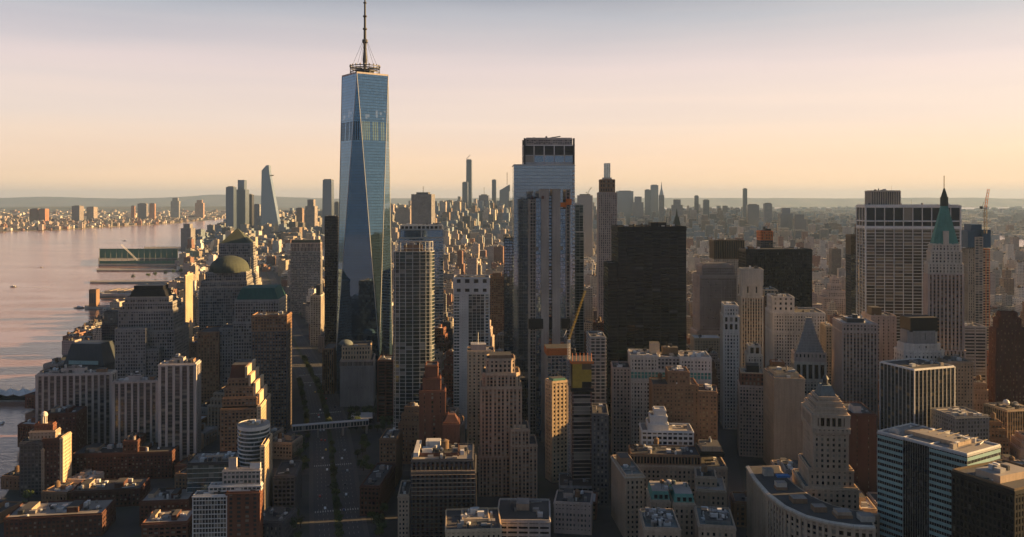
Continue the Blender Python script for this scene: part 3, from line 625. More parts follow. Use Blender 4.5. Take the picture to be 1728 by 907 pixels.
# ellipse topped white banded tower
def ellipse_tower():
    D = 700; x = P(421, D); r = root('apartment_tower', 'oval tower with white bands and a sunlit oval roof terrace', 'apartment tower', (x, D + 12, 0), R(10)); FOOT.append((x, D + 12, 0, 13, 11))
    LAND.append((421, D, 'the oval white-banded tower')); RECT.append((x - 12, D, 0, 0, 24, 0, 22, Z(722, D)))
    z1 = Z(722, D); a, b = 12.4, 14.0; n = 32
    p = [(a * math.cos(math.tau * k / n), b * math.sin(math.tau * k / n)) for k in range(n)]
    g_ = MB(); g_.prism(p, 0, z1, G_TEAL, uvs=(1.5, 3.3), open_top=True); g_.build('window_wall', r)
    w = MB(); k = 0; z = z1 - 2.2
    while z > 0:
        q = inset(p, 1.05); hh = 2.6 if k == 0 else .9
        w.prism(q, z - (0 if k else .4), z + hh, WMET, open_top=True); w.poly([(*c, z) for c in reversed(q)], WMET)
        if k: w.poly([(*c, z + hh) for c in q], WMET)
        z -= 3.3; k += 1
    w.build('bands', r)
    ro = MB(); ro.poly([(*c, z1) for c in p], ROOFL); clutter(ro, -8, 8, -8, 8, z1, 16, random.Random(2), [CREAM, TAN, ROOFL, WMET], .8); ro.build('roof_terrace', r)
ellipse_tower()
t = T('apartment_tower', 'tall slim tower with herringbone gold side facing the sun', 'apartment tower', 440, 446, 676, 6, 'R459', short='the herringbone gold wall')
t.tier(0, 1, 0, 1, 754, S(G_WARM, CREAM, sp=CREAM, bay=2.4, fl=2.6, pw=.3, sh=.5)); t.done()
t = T('glass_block', 'dark green glass block with thin white bands and terrace on its roof', 'apartment building', 316, 396, 690, 6, 30, short='the dark banded glass block')
t.tier(0, 1, 0, 1, 784, S(G_TEAL, DMET, sp=WMET, bay=4, fl=3.6, pw=.04, sh=.07, pd=.15, sd=.4), clut=16, roof=ROOFL)
mb = MB(); [mb.bar((t.w * u, 4, t.z), (t.w * u, 4, t.z + 5), .25, TAN) for u in (.4, .5, .6, .7)]; mb.box(t.w * .36, t.w * .74, 2, 6, t.z + 5, t.z + 5.3, TAN); t.add('pergola', mb); t.done()
t = T('apartment_building', 'white-framed brick and glass apartment block at the bottom, with terraces on top', 'apartment building', 326, 438, 620, 4, 'R443', short='the terraced brick and glass block')
t.tier(0, .5, 0, 1, 838, S(G_BAL, WMET, bay=2.2, fl=3.2, pw=.12, sh=.14, pd=.5, sd=.7), roof=ROOFL, clut=5)
t.tier(.5, 1, 0, 1, 834, S(G_BAL, RED, bay=5.6, fl=3.2, pw=.55, sh=.4), z0=0, roof=ROOFL, clut=4)
t.tier(.22, 1.0, .35, 1, 822, S(G_TEAL, WMET, bay=3, fl=3.2, pw=.2, sh=.3), roof=ROOFW, clut=8); t.tier(.42, .98, .55, 1, 796, S(G_TEAL, PALE, bay=3, fl=3.2, pw=.3, sh=.4), roof=ROOFW, clut=10)
t.pent(.5, .62, .6, .9, 9, PALE); t.pent(.82, .98, .7, .95, 5, WMET); t.done()
# --- around the blue tower
t = T('office_tower', 'grey gridded office tower with a green roofline, far up the avenue', 'office tower', 490, 541, 1900, 6, 34, short='the grey gridded tower')
t.tier(0, 1, 0, 1, 425, s_grid); t.tier(0.01, .99, .02, .98, 411, S(G_DARK, PINK, bay=3, fl=12, pw=.4, sh=.1)); t.pent(.02, .98, .1, .9, 7, DCOPPER); t.done()
t = T('glass_tower', 'narrow dark glass tower standing just left of the tallest tower', 'office tower', 548, 570, 1330, 2, 28, short='the narrow dark tower')
t.tier(0, 1, 0, 1, 366, S(G_BLACK, DMET, bay=2.5, fl=4, pw=.1, sh=.25, pd=.2, sd=.3), clut=5); t.done()
t = T('apartment_tower', 'slim apartment tower with sparkling balconies left of the narrow dark tower', 'apartment tower', 524, 541, 1480, 4, 40)
t.tier(0, 1, 0, 1, 500, S(G_WARM, LIME, bay=4.5, fl=3.2, pw=.4, sh=.4, pd=.7, sd=.4), clut=3); t.pent(.5, .9, .2, .6, 18, DMET); t.done()
t = T('office_tower', 'reddish ribbed office slab below the narrow dark tower', 'office tower', 545, 563, 1120, 4, 'R571')
t.tier(0, 1, 0, 1, 590, S(G_DARK, BROWN, bay=2.5, fl=3.6, pw=.45, sh=.1, pd=.8, sd=.1)); t.done()
t = T('stone_building', 'grey stone block with arcaded orange-lit attic before the tallest tower', 'stone building', 574, 630, 1050, 6, 46, short='the stone block before the tallest tower')
t.tier(0, 1, 0, 1, 620, S(G_BLACK, GREY, bay=4, fl=26, pw=.93, sh=.9, pd=.3, sd=.1)); t.tier(0.0, .99, .02, 1, 610, S(G_DARK, PINK, bay=1.6, fl=8, pw=.4, sh=.1)); t.tier(.05, .9, .08, .9, 586, S(G_DARK, CREAM, bay=3.4, fl=5, pw=.5, sh=.4), clut=3)
mb = MB(); mb.lathe(.12 * t.w, .5 * t.dep, [(9, t.z)] + [(9 * math.cos(a * math.pi / 16), t.z + 6 * math.sin(a * math.pi / 16)) for a in range(1, 9)], LEAD, 20); t.add('dome', mb); t.done()
t = T('office_tower', 'dark banded office tower between the tallest tower and the curved balcony tower', 'office tower', 637, 664, 980, 2, 34)
t.tier(0, 1, 0, 1, 610, S(G_BLACK, DKRED, bay=9, fl=3.6, pw=.2, sh=.4), clut=6); t.done()
t = T('office_building', 'brown masonry block at the foot of the curved balcony tower', 'office building', 641, 668, 760, -2, 34)
t.tier(0, 1, 0, 1, 742, s_brown, clut=8); t.done()
t = T('office_building', 'dark block hemming the left side of the near avenue', 'office building', 462, 497, 690, 6, 40)
t.tier(0, 1, 0, 1, 806, S(G_BLACK, DGREY, bay=3.4, fl=3.6, pw=.3, sh=.4), clut=5); t.done()
t = T('office_building', 'dark low block hemming the right side of the near avenue', 'office building', 608, 640, 690, -4, 60)
t.tier(0, 1, 0, 1, 822, S(G_BLACK, DKRED, bay=3.4, fl=3.6, pw=.4, sh=.45), clut=6); t.done()
# curved balcony glass tower
t = T('apartment_tower', 'curved glass apartment tower with stacked balconies and a crown screen', 'apartment tower', 665, 728, 850, 5, 28, short='the curved balcony tower')
foot = [(0, 3)] + [(t.w * (.5 - .5 * math.cos(math.pi * k / 8)), 3 - 3 * math.sin(math.pi * k / 8)) for k in range(1, 8)] + [(t.w, 3), (t.w + 2.5, 8), (t.w + 2.0, 22), (t.w - 2, 28), (0, 28)]
t.tier(0, 1, 0, 1, 425, s_balc, foot=foot, par=0)
mb = MB(); q = inset(foot, .94)
for i in range(len(q)): a = q[i]; mb.bar((*a, t.z), (*a, t.z + 9.5), .22, STEEL)
for zz in (3, 9.5):
    for i in range(len(q)): mb.bar((*q[i], t.z + zz), (*q[(i + 1) % len(q)], t.z + zz), .28, STEEL)
t.add('crown_screen', mb); t.pent(.25, .75, .3, .7, 6, BROWN, clut=4); t.done()
t = T('office_tower', 'wide blue glass office tower with pale bands behind the curved balcony tower', 'office tower', 674, 748, 1250, 6, 42, short='the wide blue banded tower')
t.tier(0, 1, 0, 1, 402, s_ribbon); t.tier(0.0, 1, .02, .98, 388, S(G_BLUE, STEEL, bay=40, fl=30, pw=.05, sh=.05)); t.tier(.02, .98, .04, .9, 381, S(G_DARK, WMET, bay=6, fl=6, pw=.3, sh=.2), clut=8); t.done()
# white hotel tower
t = T('hotel_tower', 'white metal panel hotel tower with dark square openings at its top', 'hotel tower', 766, 826, 950, 2, 30, short='the white panel tower')
sw = S(G_TEAL, WMET, bay=4, fl=3.4, pw=.12, sh=.42, pd=.4, sd=.5); swg = S(G_BAL, WMET, bay=4.6, fl=3.4, pw=.1, sh=.12, pd=.5, sd=.2)
t.tier(0, .16, 0, 1, 496, sw); t.z = 0; t.tier(.16, .4, 0, 1, 496, S(G_TEAL, WMET, bay=2.4, fl=2.9, pw=.8, sh=.8, pd=.5, sd=.45)); t.z = 0; t.tier(.4, .86, .03, 1, 496, swg); t.z = 0; t.tier(.86, 1, 0, 1, 496, S(G_BLUE, WMET, bay=4, fl=3.4, pw=.3, sh=.3))
t.tier(0, 1, 0, 1, 486, S(G_BLACK, WMET, bay=10, fl=9, pw=.5, sh=.3, pd=.5, sd=.4)); t.tier(.0, 1, 0, 1, 470, S(G_BLACK, WMET, bay=9.6, fl=7, pw=.5, sh=.5, pd=.5, sd=.4), clut=5); t.done()
t = T('office_tower', 'brown brick tower directly behind the white panel tower', 'office tower', 826, 851, 1300, 0, 40)
t.tier(0, 1, 0, 1, 468, s_brown, clut=3); t.pent(.2, .8, .2, .7, 6, BROWN); t.done()
t = T('glass_tower', 'narrow blue glass tower touching the left edge of the mirror tower', 'office tower', 851, 869, 1150, -1, 30)
t.tier(0, 1, 0, 1, 402, S(G_BLUE, DMET, bay=4, fl=4, pw=.1, sh=.2), clut=2); t.done()
# --- mirror tower with louvred top
t = T('skyscraper', 'mirror glass skyscraper with a louvred mechanical crown', 'skyscraper', 867, 970, 1050, 2, 46, short='the mirror glass skyscraper')
t.tier(0, 1, 0, 1, 279, s_curt)
t.tier(.17, 1.0, .12, .9, 262, S(G_BLUE, STEEL, bay=12, fl=12, pw=.1, sh=.3, pd=.3, sd=.2), par=0); t.tier(.17, 1, .12, .9, 245, S(G_BLACK, WMET, sp=DMET, bay=11.5, fl=1.6, pw=.09, sh=.5, pd=.5, sd=.2), par=0, skip=(2,)); t.tier(.21, .96, .12, .9, 234, S(G_DARK, PALE, bay=3, fl=2.0, pw=.12, sh=.45), clut=3)
mb = MB()
for fx in (.165, .975):
    for fy in (.1, .9): mb.box(fx * t.w, fx * t.w + 2.2, fy * t.dep - 1, fy * t.dep + 1.4, t.zz(279), t.zz(233), DMET)
t.add('corner_fins', mb)
mb = MB(); k = 0; z = t.zz(700)
while z < t.zz(285): mb.box(t.w * .965, t.w * .995, -1.0, -.05, z, z + 2.4, PALE); z += 5.2
t.add('corner_vents', mb); mb = MB(); mb.bar((t.w * .55, 20, t.z + 1), (t.w * .78, 12, t.z + 3.2), .6, DMET); mb.bar((t.w * .66, 16, t.z), (t.w * .66, 16, t.z + 3), .5, DMET); t.add('window_washing_rig', mb); t.done()
t = T('skyscraper', 'slim balconied glass tower peeking out right of the mirror skyscraper', 'apartment tower', 952, 985, 1120, 2, 30)
t.tier(0, 1, 0, 1, 392, s_balc); t.tier(0, .98, .05, 1, 346, s_balc, clut=3); t.done()
# --- tower under construction in front
t = T('construction_tower', 'unfinished concrete and glass tower with orange netting near its top', 'tower under construction', 893, 962, 900, 3, 26, short='the unfinished concrete tower')
sc1 = S(G_BLACK, CONC, bay=3, fl=3.6, pw=.25, sh=.2, pd=.3, sd=.4); blank = S(G_DARK, CONC, bay=50, fl=50, pw=1.2, sh=.05, pd=.25, sd=.15)
t.tier(.02, .16, 0, 1, 337, sc1, par=0); t.z = 0; t.tier(.16, .30, .05, 1, 334, s_blueg, par=0); t.z = 0; t.tier(.30, .47, -.05, .95, 319, S(G_DARK, CONC, bay=7, fl=3.6, pw=.9, sh=.9, pd=.4, sd=.3), par=0); t.z = 0
t.tier(.47, .57, .1, .9, 330, S(G_BLUE, DMET, bay=3, fl=3.6, pw=.2, sh=.3), par=0); t.z = 0; t.tier(.57, .75, -.05, .95, 319, S(G_DARK, CONC, bay=7, fl=3.6, pw=.9, sh=.9, pd=.4, sd=.3), par=0); t.z = 0
t.tier(.75, .9, .05, 1, 352, s_blueg, par=0); t.z = 0; t.tier(.9, 1.0, .0, 1, 320, sc1, par=0)
mb = MB(); w = t.w; z0 = t.zz(350)
mb.box(.74 * w, .90 * w, -1.6, 3, t.zz(350), t.zz(342), ORANGE); mb.box(.90 * w, 1.03 * w, -2.6, 3, t.zz(346), t.zz(336), ORANGE); mb.box(.30 * w, .36 * w, -2.0, -1.4, t.zz(336), t.zz(331), DKRED); t.add('safety_netting', mb)
mb = MB(); mb.box(-.02 * w, .34 * w, -2.2, 1, t.zz(555), t.zz(538), BLACK); mb.box(.47 * w, .57 * w, -1.5, 2, t.zz(555), t.zz(538), BLACK); mb.box(.78 * w, 1.0 * w, -2.2, 1, t.zz(555), t.zz(538), BLACK); t.add('debris_screen', mb)
mb = MB(); clutter(mb, 1, w * .3, 1, 20, t.zz(337), 10, t.rng, [CONC, DMET, DKRED]); t.add('deck_equipment', mb); t.done()
t = T('building_site', 'blue glass building with an orange netted top floor under the crane', 'tower under construction', 924, 962, 860, 4, 24)
t.tier(0, 1, 0, 1, 600, S(G_BLUE, PALE, bay=4, fl=3.6, pw=.15, sh=.2), par=0); mb = MB(); mb.box(-1, t.w + 1, -1.2, t.dep, t.z, t.zz(588), ORANGE, ROOFD); t.add('safety_netting', mb); t.done()
t = T('building_site', 'red-brown tower rising behind yellow and black hoarding panels', 'tower under construction', 966, 998, 740, 2, 26, short='the yellow-topped site')
t.tier(0, 1, 0, 1, 655, S(G_DARK, DKRED, sp=PINK, bay=20, fl=3.3, pw=.1, sh=.2, pd=.3, sd=.4), par=0)
mb = MB(); w = t.w
for i in range(2):
    for j in range(4):
        m = (BLACK, YELLOW, BLACK, YELLOW, BLACK, YELLOW, YELLOW, DMET)[i * 4 + j] if False else ((YELLOW, YELLOW, YELLOW, YELLOW), (BLACK, YELLOW, YELLOW, BRONZE))[i][j]; z0 = t.z + j * 5.2 + .2
        mb.box(i * w / 2 + .02, (i + 1) * w / 2 - .05, -.8, .2, z0, z0 + 5.1, m)
mb.box(-.6, 0, 0, t.dep, t.z + .2, t.z + 21, BLACK); t.add('hoarding', mb)
mb = MB(); mb.box(-1.5, w + 2, -1.5, t.dep, t.z - 3, t.z, BLACK); mb.box(-1.5, w + 2, -1.5, t.dep, t.z + 21, t.z + 23, ORANGE, ROOFD); t.add('safety_netting', mb)
for u in range(6): t.pe.bar((w * u / 5, 0, t.z + 23), (w * u / 5, 0, t.z + 30), .2, ORANGE)
t.done()
t = T('office_building', 'sunlit tan office block left of the red-brown building site', 'office building', 932, 958, 770, 22, 'L921')
t.tier(0, 1, 0, 1, 646, S(G_DARK, CREAM, bay=4, fl=3.6, pw=.5, sh=.45), clut=2); t.pent(.1, .9, .1, .8, 3, COPPER); t.done()
t = T('office_tower', 'dark narrow glass tower below the mirror skyscraper', 'office tower', 868, 893, 980, 0, 30)
t.tier(0, 1, 0, 1, 640, s_dk, clut=4); t.done()
t = T('office_tower', 'brick tower with paired windows behind the orange netted floor', 'office tower', 912, 945, 930, 2, 30)
t.tier(0, 1, 0, 1, 575, S(G_DARK, PINK, bay=3, fl=3.4, pw=.4, sh=.4)); t.done()
t = T('office_tower', 'grey apartment tower with stacked balconies right of the yellow-topped site', 'apartment tower', 996, 1022, 800, 0, 34)
t.tier(0, 1, 0, 1, 570, S(G_BAL, GREY, sp=PALE, bay=4.5, fl=3.2, pw=.3, sh=.2, pd=.4, sd=.9), clut=3); t.done()
# --- stone tower and black slabs
t = T('stone_tower', 'slender limestone apartment tower stepping in near its top', 'apartment tower', 1010, 1041, 1400, -2, 34, short='the slender limestone tower')
t.tier(0, 1, 0, 1, 326, S(G_DARK, PINK, bay=3.2, fl=3.8, pw=.55, sh=.35)); t.tier(.1, .9, .1, .9, 304, S(G_DARK, BROWN, bay=4, fl=7, pw=.5, sh=.4)); t.pent(.25, .75, .3, .7, 4, LIME); t.done()
t = T('black_slab', 'broad black steel office slab in the middle of the city', 'office tower', 1043, 1158, 930, 2, 48, short='the broad black slab')
t.tier(0, 1, 0, 1, 384, s_blackh, clut=12); t.pent(.52, .63, .3, .6, 5, BLACK); t.pent(.65, .75, .3, .6, 5, BLACK)
t.tier(-.145, 0, .02, .7, 446, s_blackh, z0=0); t.done()
t = T('black_slab', 'wide black office slab right of the pink granite tower', 'office tower', 1259, 1370, 1150, 1, 34, short='the second black slab')
t.tier(0, 1, 0, 1, 422, s_black, clut=10); t.pent(.08, .14, .2, .6, 4, BROWN); t.done()
t = T('office_tower', 'small tower glowing orange on scaffolding above the second black slab', 'tower under construction', 1284, 1304, 1330, 0, 22)
t.tier(0, 1, 0, 1, 406, s_dk); t.tier(0, 1, 0, 1, 391, S(G_WARM, ORANGE, bay=4, fl=4, pw=.5, sh=.4, pd=.4)); t.pent(.4, .9, .1, .8, 4, BLACK); t.pe.bar((t.w * .6, 4, t.z), (t.w * .6, 4, t.z + 15), .4, DMET); t.done()  # orange light is put into the colour of the upper storeys
t = T('office_tower', 'pink granite gridded tower with recessed top left of the second black slab', 'office tower', 1184, 1243, 1230, 2, 40, short='the pink granite tower')
t.tier(-.12, 1.05, 0, 1, 560, s_pink); t.tier(-.05, 1, .03, 1, 466, s_pink); t.tier(.04, .94, .1, .9, 449, s_pink, clut=4); t.pent(.1, .85, .2, .8, 3, PINK); t.done()
t = T('office_tower', 'flat-topped tower with dark vertical stripes beyond the pink granite tower', 'office tower', 1205, 1256, 1500, -2, 40)
t.tier(0, 1, 0, 1, 438, S(G_DARK, LIME, bay=3, fl=4, pw=.5, sh=.4)); t.tier(0, 1, 0, 1, 406, S(G_BLACK, BRONZE, bay=3, fl=40, pw=.35, sh=.05, pd=.5), clut=5); t.done()
t = T('green_spire_tower', 'gothic tower top with green copper spire behind the broad black slab', 'tower', 1137, 1150, 1620, 0, 18)
t.tier(-.6, 1.6, 0, 1, 420, s_white); t.tier(0, 1, 0, 1, 383, s_white); p = t.fp(.05, .95, .05, .95); mb = MB(); mb.frust(p, inset(p, .45), t.z, Z(366, 1620), DCOPPER); q = inset(p, .3); mb.frust(q, inset(q, .05), Z(366, 1620), Z(351, 1620), DCOPPER); t.add('spire', mb); t.done()
# --- art deco limestone and white towers
t = T('art_deco_tower', 'slim limestone art deco tower with gold edge before the second black slab', 'office tower', 1252, 1287, 1000, -6, 'L1247', short='the limestone art deco tower')
t.tier(-.1, 1, 0, 1, 640, s_limev); t.tier(0, 1, .02, 1, 500, s_limev); t.tier(.03, .97, .05, .95, 482, S(G_DARK, LIME, bay=11, fl=14, pw=.75, sh=.3, pd=.7)); t.tier(.0, 1.0, .03, .97, 455, S(G_BLACK, LIME, bay=14, fl=22, pw=.86, sh=.5, pd=.9), clut=4)
t.done()
t = T('white_tower', 'narrow pale blue-white ornate tower left of the limestone art deco tower', 'office tower', 1221, 1247, 950, -8, 'L1216')
t.tier(0, 1, 0, 1, 560, s_white); t.tier(0, 1, 0, 1, 534, S(G_DARK, WHITE, bay=5, fl=9, pw=.45, sh=.3)); t.tier(.05, .95, .05, .95, 516, s_white, clut=5); t.done()
t = T('office_tower', 'pale ornate tower in front of the art deco tower, with open crown', 'office tower', 1262, 1286, 880, -8, 22)
t.tier(0, 1, 0, 1, 600, s_lime); t.tier(.1, .9, .1, .9, 585, S(G_BLACK, LIME, bay=5, fl=10, pw=.35, sh=.2), clut=2); t.done()
t = T('white_tower', 'broad white terracotta office building with stepped top below the second black slab', 'office building', 1305, 1392, 1040, -6, 'L1292', short='the broad white building')
t.tier(0, 1, 0, 1, 560, s_white); t.tier(0, 1, 0, 1, 528, s_white, clut=6); t.tier(.0, .42, .1, .8, 502, S(G_DARK, WHITE, bay=6, fl=7, pw=.6, sh=.5), clut=12); t.done()
t = T('office_tower', 'brown masonry tower behind the broad white building', 'office tower', 1290, 1312, 1090, -6, 30)
t.tier(0, 1, 0, 1, 500, s_brown); t.tier(0, 1, 0, 1, 490, S(G_DARK, CREAM, bay=4, fl=4, pw=.2, sh=.2), clut=3); t.done()
t = T('temple_tower', 'stone tower with stepped pyramid roof over a columned temple front', 'office tower', 1341, 1394, 920, -8, 'L1336', short='the stepped pyramid tower')
t.tier(0, 1, 0, 1, 642, s_lime); t.tier(.02, .98, .02, .98, 610, S(G_BLACK, LIME, bay=6, fl=30, pw=.32, sh=.1, pd=1.3, sd=.2, band=3)); t.tier(.0, 1.0, .0, 1.0, 596, S(G_DARK, PINK, bay=4, fl=6, pw=.6, sh=.5))
mb = MB(); n = 13; p0 = t.fp(.06, .94, .06, .94); H = Z(533, 940) - t.z
for k in range(n): q = inset(p0, 1 - .84 * (k / n) ** .9); mb.prism(q, t.z + H * k / n, t.z + H * (k + 1) / n + .01, GREY)
t.add('pyramid_roof', mb); t.done()
t = T('office_tower', 'golden lit narrow block right of the stepped pyramid tower', 'office tower', 1394, 1408, 1000, -8, 30)
t.tier(0, 1, 0, 1, 552, S(G_WARM, CREAM, bay=3, fl=3.4, pw=.4, sh=.4), clut=2); t.done()
t = T('stone_tower', 'brown ribbed stone tower with pale rooftop machinery', 'office tower', 1422, 1480, 880, -8, 'L1406', short='the brown ribbed tower')
t.tier(0, 1, 0, 1, 560, S(G_DARK, PINK, sp=BROWN, bay=3.4, fl=3.4, pw=.45, sh=.4, pd=.7, sd=.2)); t.tier(0, 1, 0, 1, 547, S(G_DARK, PINK, bay=3.4, fl=4, pw=.5, sh=.4, pd=.7), clut=8, roof=ROOFW); t.pent(.2, .7, .25, .7, 4.5, DMET, top=ROOFW, clut=6); t.done()
t = T('stone_tower', 'rosy stone tower tucked behind the brown ribbed tower', 'office tower', 1470, 1512, 960, -5, 32)
t.tier(0, 1, 0, 1, 534, S(G_DARK, PINK, bay=5, fl=3.6, pw=.75, sh=.5), clut=3); t.pent(.1, .5, .2, .7, 9, BRONZE); t.done()
# --- white grid slab
t = T('office_slab', 'very wide office slab with a white grid of columns and floors', 'office tower', 1461, 1620, 1120, -6, 'R1627' if 0 else 38, short='the white grid slab')
sg = S(G_AMB, WMET, sp=WMET, bay=12.2, fl=4.0, pw=.065, sh=.15, pd=1.2, sd=.35, band=2.5)
t.tier(0, 1, 0, 1, 383, sg, par=0); t.tier(0, 1, 0, 1, 373, S(G_BLACK, WMET, bay=12.2, fl=8, pw=.075, sh=.14, pd=1.2, sd=.35), par=0); t.tier(0, 1, 0, 1, 347, S(G_DARK, WMET, bay=12.2, fl=30, pw=.075, sh=.03, pd=1.2, sd=.35, band=3), clut=10)
t.tier(.07, .38, .1, .8, 323, S(G_BLACK, LIME, bay=2.2, fl=30, pw=.45, sh=.05, pd=.5), clut=8)
t.done()
t = T('office_tower', 'dark angular tower beside the left edge of the white grid slab', 'office tower', 1436, 1464, 1260, -6, 26)
t.tier(0, 1, 0, 1, 430, S(G_BLUE, DMET, bay=3, fl=4, pw=.2, sh=.2)); t.tier(.0, 1, 0, 1, 398, S(G_DARK, BRONZE, bay=2, fl=2, pw=.4, sh=.4)); t.tier(.5, 1, 0, .8, 380, S(G_DARK, BRONZE, bay=2, fl=2, pw=.4, sh=.4), clut=2); t.done()
# --- green pyramid tower
t = T('green_pyramid_tower', 'limestone skyscraper with steep green copper pyramid and spire', 'skyscraper', 1567, 1625, 880, -10, 'L1560', short='the green pyramid skyscraper')
s40 = S(G_DARK, LIME, bay=3.4, fl=3.6, pw=.55, sh=.4, pd=.6, sd=.35); s40v = S(G_DARK, PINK, sp=BROWN, bay=3.6, fl=3.6, pw=.5, sh=.4, pd=1.0, sd=.2)
t.tier(-.05, 1.05, 0, 1, 590, s40v); t.tier(0, 1, 0, 1, 462, s40v); t.tier(0, 1, 0, 1, 445, s40); t.tier(.08, .96, .05, .95, 424, s40); t.tier(.12, .92, .1, .9, 413, s40)
mb = MB(); p = t.fp(.14, .9, .12, .88); z0 = t.z; zA = Z(348, 890); mb.frust(p, inset(p, .26), z0, zA, COPPER); q = inset(p, .28); zB = Z(333, 890); mb.prism(q, zA, zB, DCOPPER)
q2 = inset(p, .24); mb.frust(q2, inset(q2, .2), zB, Z(318, 890), DCOPPER); cxp = sum(k[0] for k in p) / 4; cyp = sum(k[1] for k in p) / 4; mb.bar((cxp, cyp, Z(320, 890)), (cxp, cyp, Z(297, 890)), .45, DMET); t.add('copper_pyramid', mb)
mb = MB(); 
for k in range(4): mb.box(t.w * (.24 + .15 * k), t.w * (.31 + .15 * k), t.dep * .1, t.dep * .22, z0 + .3, z0 + 6, COPPER)
mb.box(t.w * .44, t.w * .6, t.dep * .06, t.dep * .3, z0 + .2, z0 + 14, LIME); t.add('dormers', mb)
t.done()
# --- crane tower right
t = T('construction_tower', 'unfinished tower wrapped in dark blue netting with a crane on its roof', 'tower under construction', 1634, 1670, 1200, -4, 'R1673' if 0 else 26, short='the blue-netted unfinished tower')
t.tier(0, .3, 0, 1, 420, S(G_DARK, CONC, bay=3, fl=3.6, pw=.5, sh=.3), par=0); t.z = 0; t.tier(.3, .66, -.04, 1, 400, S(G_BAL, PALE, bay=6, fl=3.6, pw=.12, sh=.2, pd=.4, sd=.5), par=0); t.z = 0; t.tier(.66, 1, 0, 1, 420, S(G_DARK, ORANGE, sp=CREAM, bay=4, fl=3.6, pw=.35, sh=.35, pd=.4, sd=.6), par=0)
mb = MB(); mb.box(-.03 * t.w, .3 * t.w, -1, t.dep, t.zz(418), t.zz(390), NET); mb.box(.66 * t.w, 1.04 * t.w, -1, t.dep, t.zz(418), t.zz(388), NET); mb.box(.2 * t.w, .7 * t.w, 4, t.dep, t.zz(402), t.zz(379), NET); t.add('blue_netting', mb); t.done()
G_FIN = glass('window_smoke', (.06, .065, .07), metal=.6, rough=.1, blind=.10, blindc=(.20, .14, .07), lit=0)
# --- central foreground
s_apt = S(G_DARK, TAN, sp=BROWN, bay=3.4, fl=3.2, pw=.42, sh=.42, pd=.4, sd=.28, band=1.4, every=3)
t = T('brick_tower', 'rust brick stepped tower with blank shaft in the centre foreground', 'office tower', 708, 756, 715, 3, 'R757' if 0 else 26, short='the rust brick stepped tower')
srb = S(G_DARK, RED, bay=7, fl=3.5, pw=.78, sh=.4, pd=.35, sd=.25)
t.tier(0, 1.02, 0, 1, 700, srb); t.tier(.0, .9, .0, 1, 662, srb, clut=2); t.tier(.12, .72, .1, .9, 640, S(G_DARK, RED, bay=9, fl=9, pw=.9, sh=.9)); t.tier(.2, .62, .15, .8, 619, S(G_DARK, RED, bay=14, fl=14, pw=.95, sh=.9)); t.done()
t = T('brick_wing', 'lower rust brick block with gold right edge beside the stepped brick tower', 'office building', 748, 775, 700, 4, 18)
t.tier(0, 1, 0, 1, 716, S(G_DARK, RED, bay=7, fl=3.5, pw=.85, sh=.6), clut=3); mb = MB(); p = t.fp(.05, .95, .1, .9); mb.frust(p, inset(p, .5), t.z + 1, t.z + 6, DKRED); t.add('hipped_roof', mb); t.done()
t = T('apartment_tower', 'pinkish sunlit apartment tower with wide plain front in the centre', 'apartment tower', 789, 834, 800, 3, 22, short='the pinkish apartment tower')
t.tier(0, 1, 0, 1, 594, S(G_DARK, CREAM, bay=4.4, fl=3.1, pw=.62, sh=.5), clut=4); t.pent(.12, .7, .2, .8, 6, PINK, top=ROOFW); t.pe.bar((t.w * .4, 6, t.z), (t.w * .4, 6, t.z + 17), .25, WMET); t.done()
t = T('apartment_tower', 'big tan brick apartment tower with chamfered crown in the centre', 'apartment tower', 811, 880, 735, 2, 30, short='the big tan apartment tower')
t.tier(-.04, 1.0, 0, 1, 770, s_apt); t.tier(.0, 1.0, .0, 1, 655, s_apt); t.tier(.04, .96, .03, .97, 632, s_apt, cut=3); t.tier(.14, .84, .1, .9, 608, S(G_DARK, TAN, bay=3.6, fl=3.4, pw=.5, sh=.4), cut=3, clut=2)
t.pent(.22, .76, .2, .8, 3.5, BROWN); t.done()
t = T('apartment_wing', 'tan brick wing stepping down right of the big tan tower', 'apartment building', 862, 906, 730, 2, 28, short='the tan brick wing')
t.tier(0, 1, 0, 1, 752, s_apt, clut=3); t.tier(0, .7, 0, 1, 726, s_apt, clut=2); t.pent(.1, .6, .2, .8, 3, CREAM)
mb = MB(); mb.lathe(t.w * .35, t.dep * .5, [(3, t.z + 3), (3, t.z + 5), (0, t.z + 8)], BROWN, 10); t.add('roof_tank', mb); t.done()
# building under scaffolding
t = T('scaffolded_building', 'dark masonry building wrapped in scaffolding with pale cluttered roof', 'office building', 694, 802, 640, 2, 46, short='the scaffolded dark building')
sdk = S(G_BLACK, DGREY, sp=DKRED, bay=3.4, fl=3.7, pw=.45, sh=.35, pd=.5, sd=.3)
t.tier(0, 1, 0, 1, 800, sdk, roof=ROOFD); t.tier(.0, .96, .12, 1, 778, sdk, roof=ROOFL, clut=12); t.tier(.1, .72, .35, .9, 768, S(G_BLACK, DKRED, bay=4, fl=4, pw=.4, sh=.4), clut=8)
mb = MB(); mb.box(.02 * t.w, .1 * t.w, .2 * t.dep, .95 * t.dep, t.zz(778), t.zz(778) + 3.2, WMET, ROOFW); mb.box(.18 * t.w, .42 * t.w, .75 * t.dep, .95 * t.dep, t.z, t.z + 5, WMET, ROOFW); mb.box(.14 * t.w, .3 * t.w, .45 * t.dep, .6 * t.dep, t.z, t.z + 3, WMET, ROOFW); t.add('white_sheds', mb)
water_tank(t.w * .5, t.dep * .6, t.z, t.root, r=3.2, h=6, leg=1.5)
mb = MB()
for k in range(15): u = k / 14; mb.bar((t.w * u, -1.6, 2), (t.w * u, -1.6, t.zz(788)), .11, DMET); mb.bar((t.w * u, -.6, 2), (t.w * u, -.6, t.zz(788)), .09, DMET)
z = 4
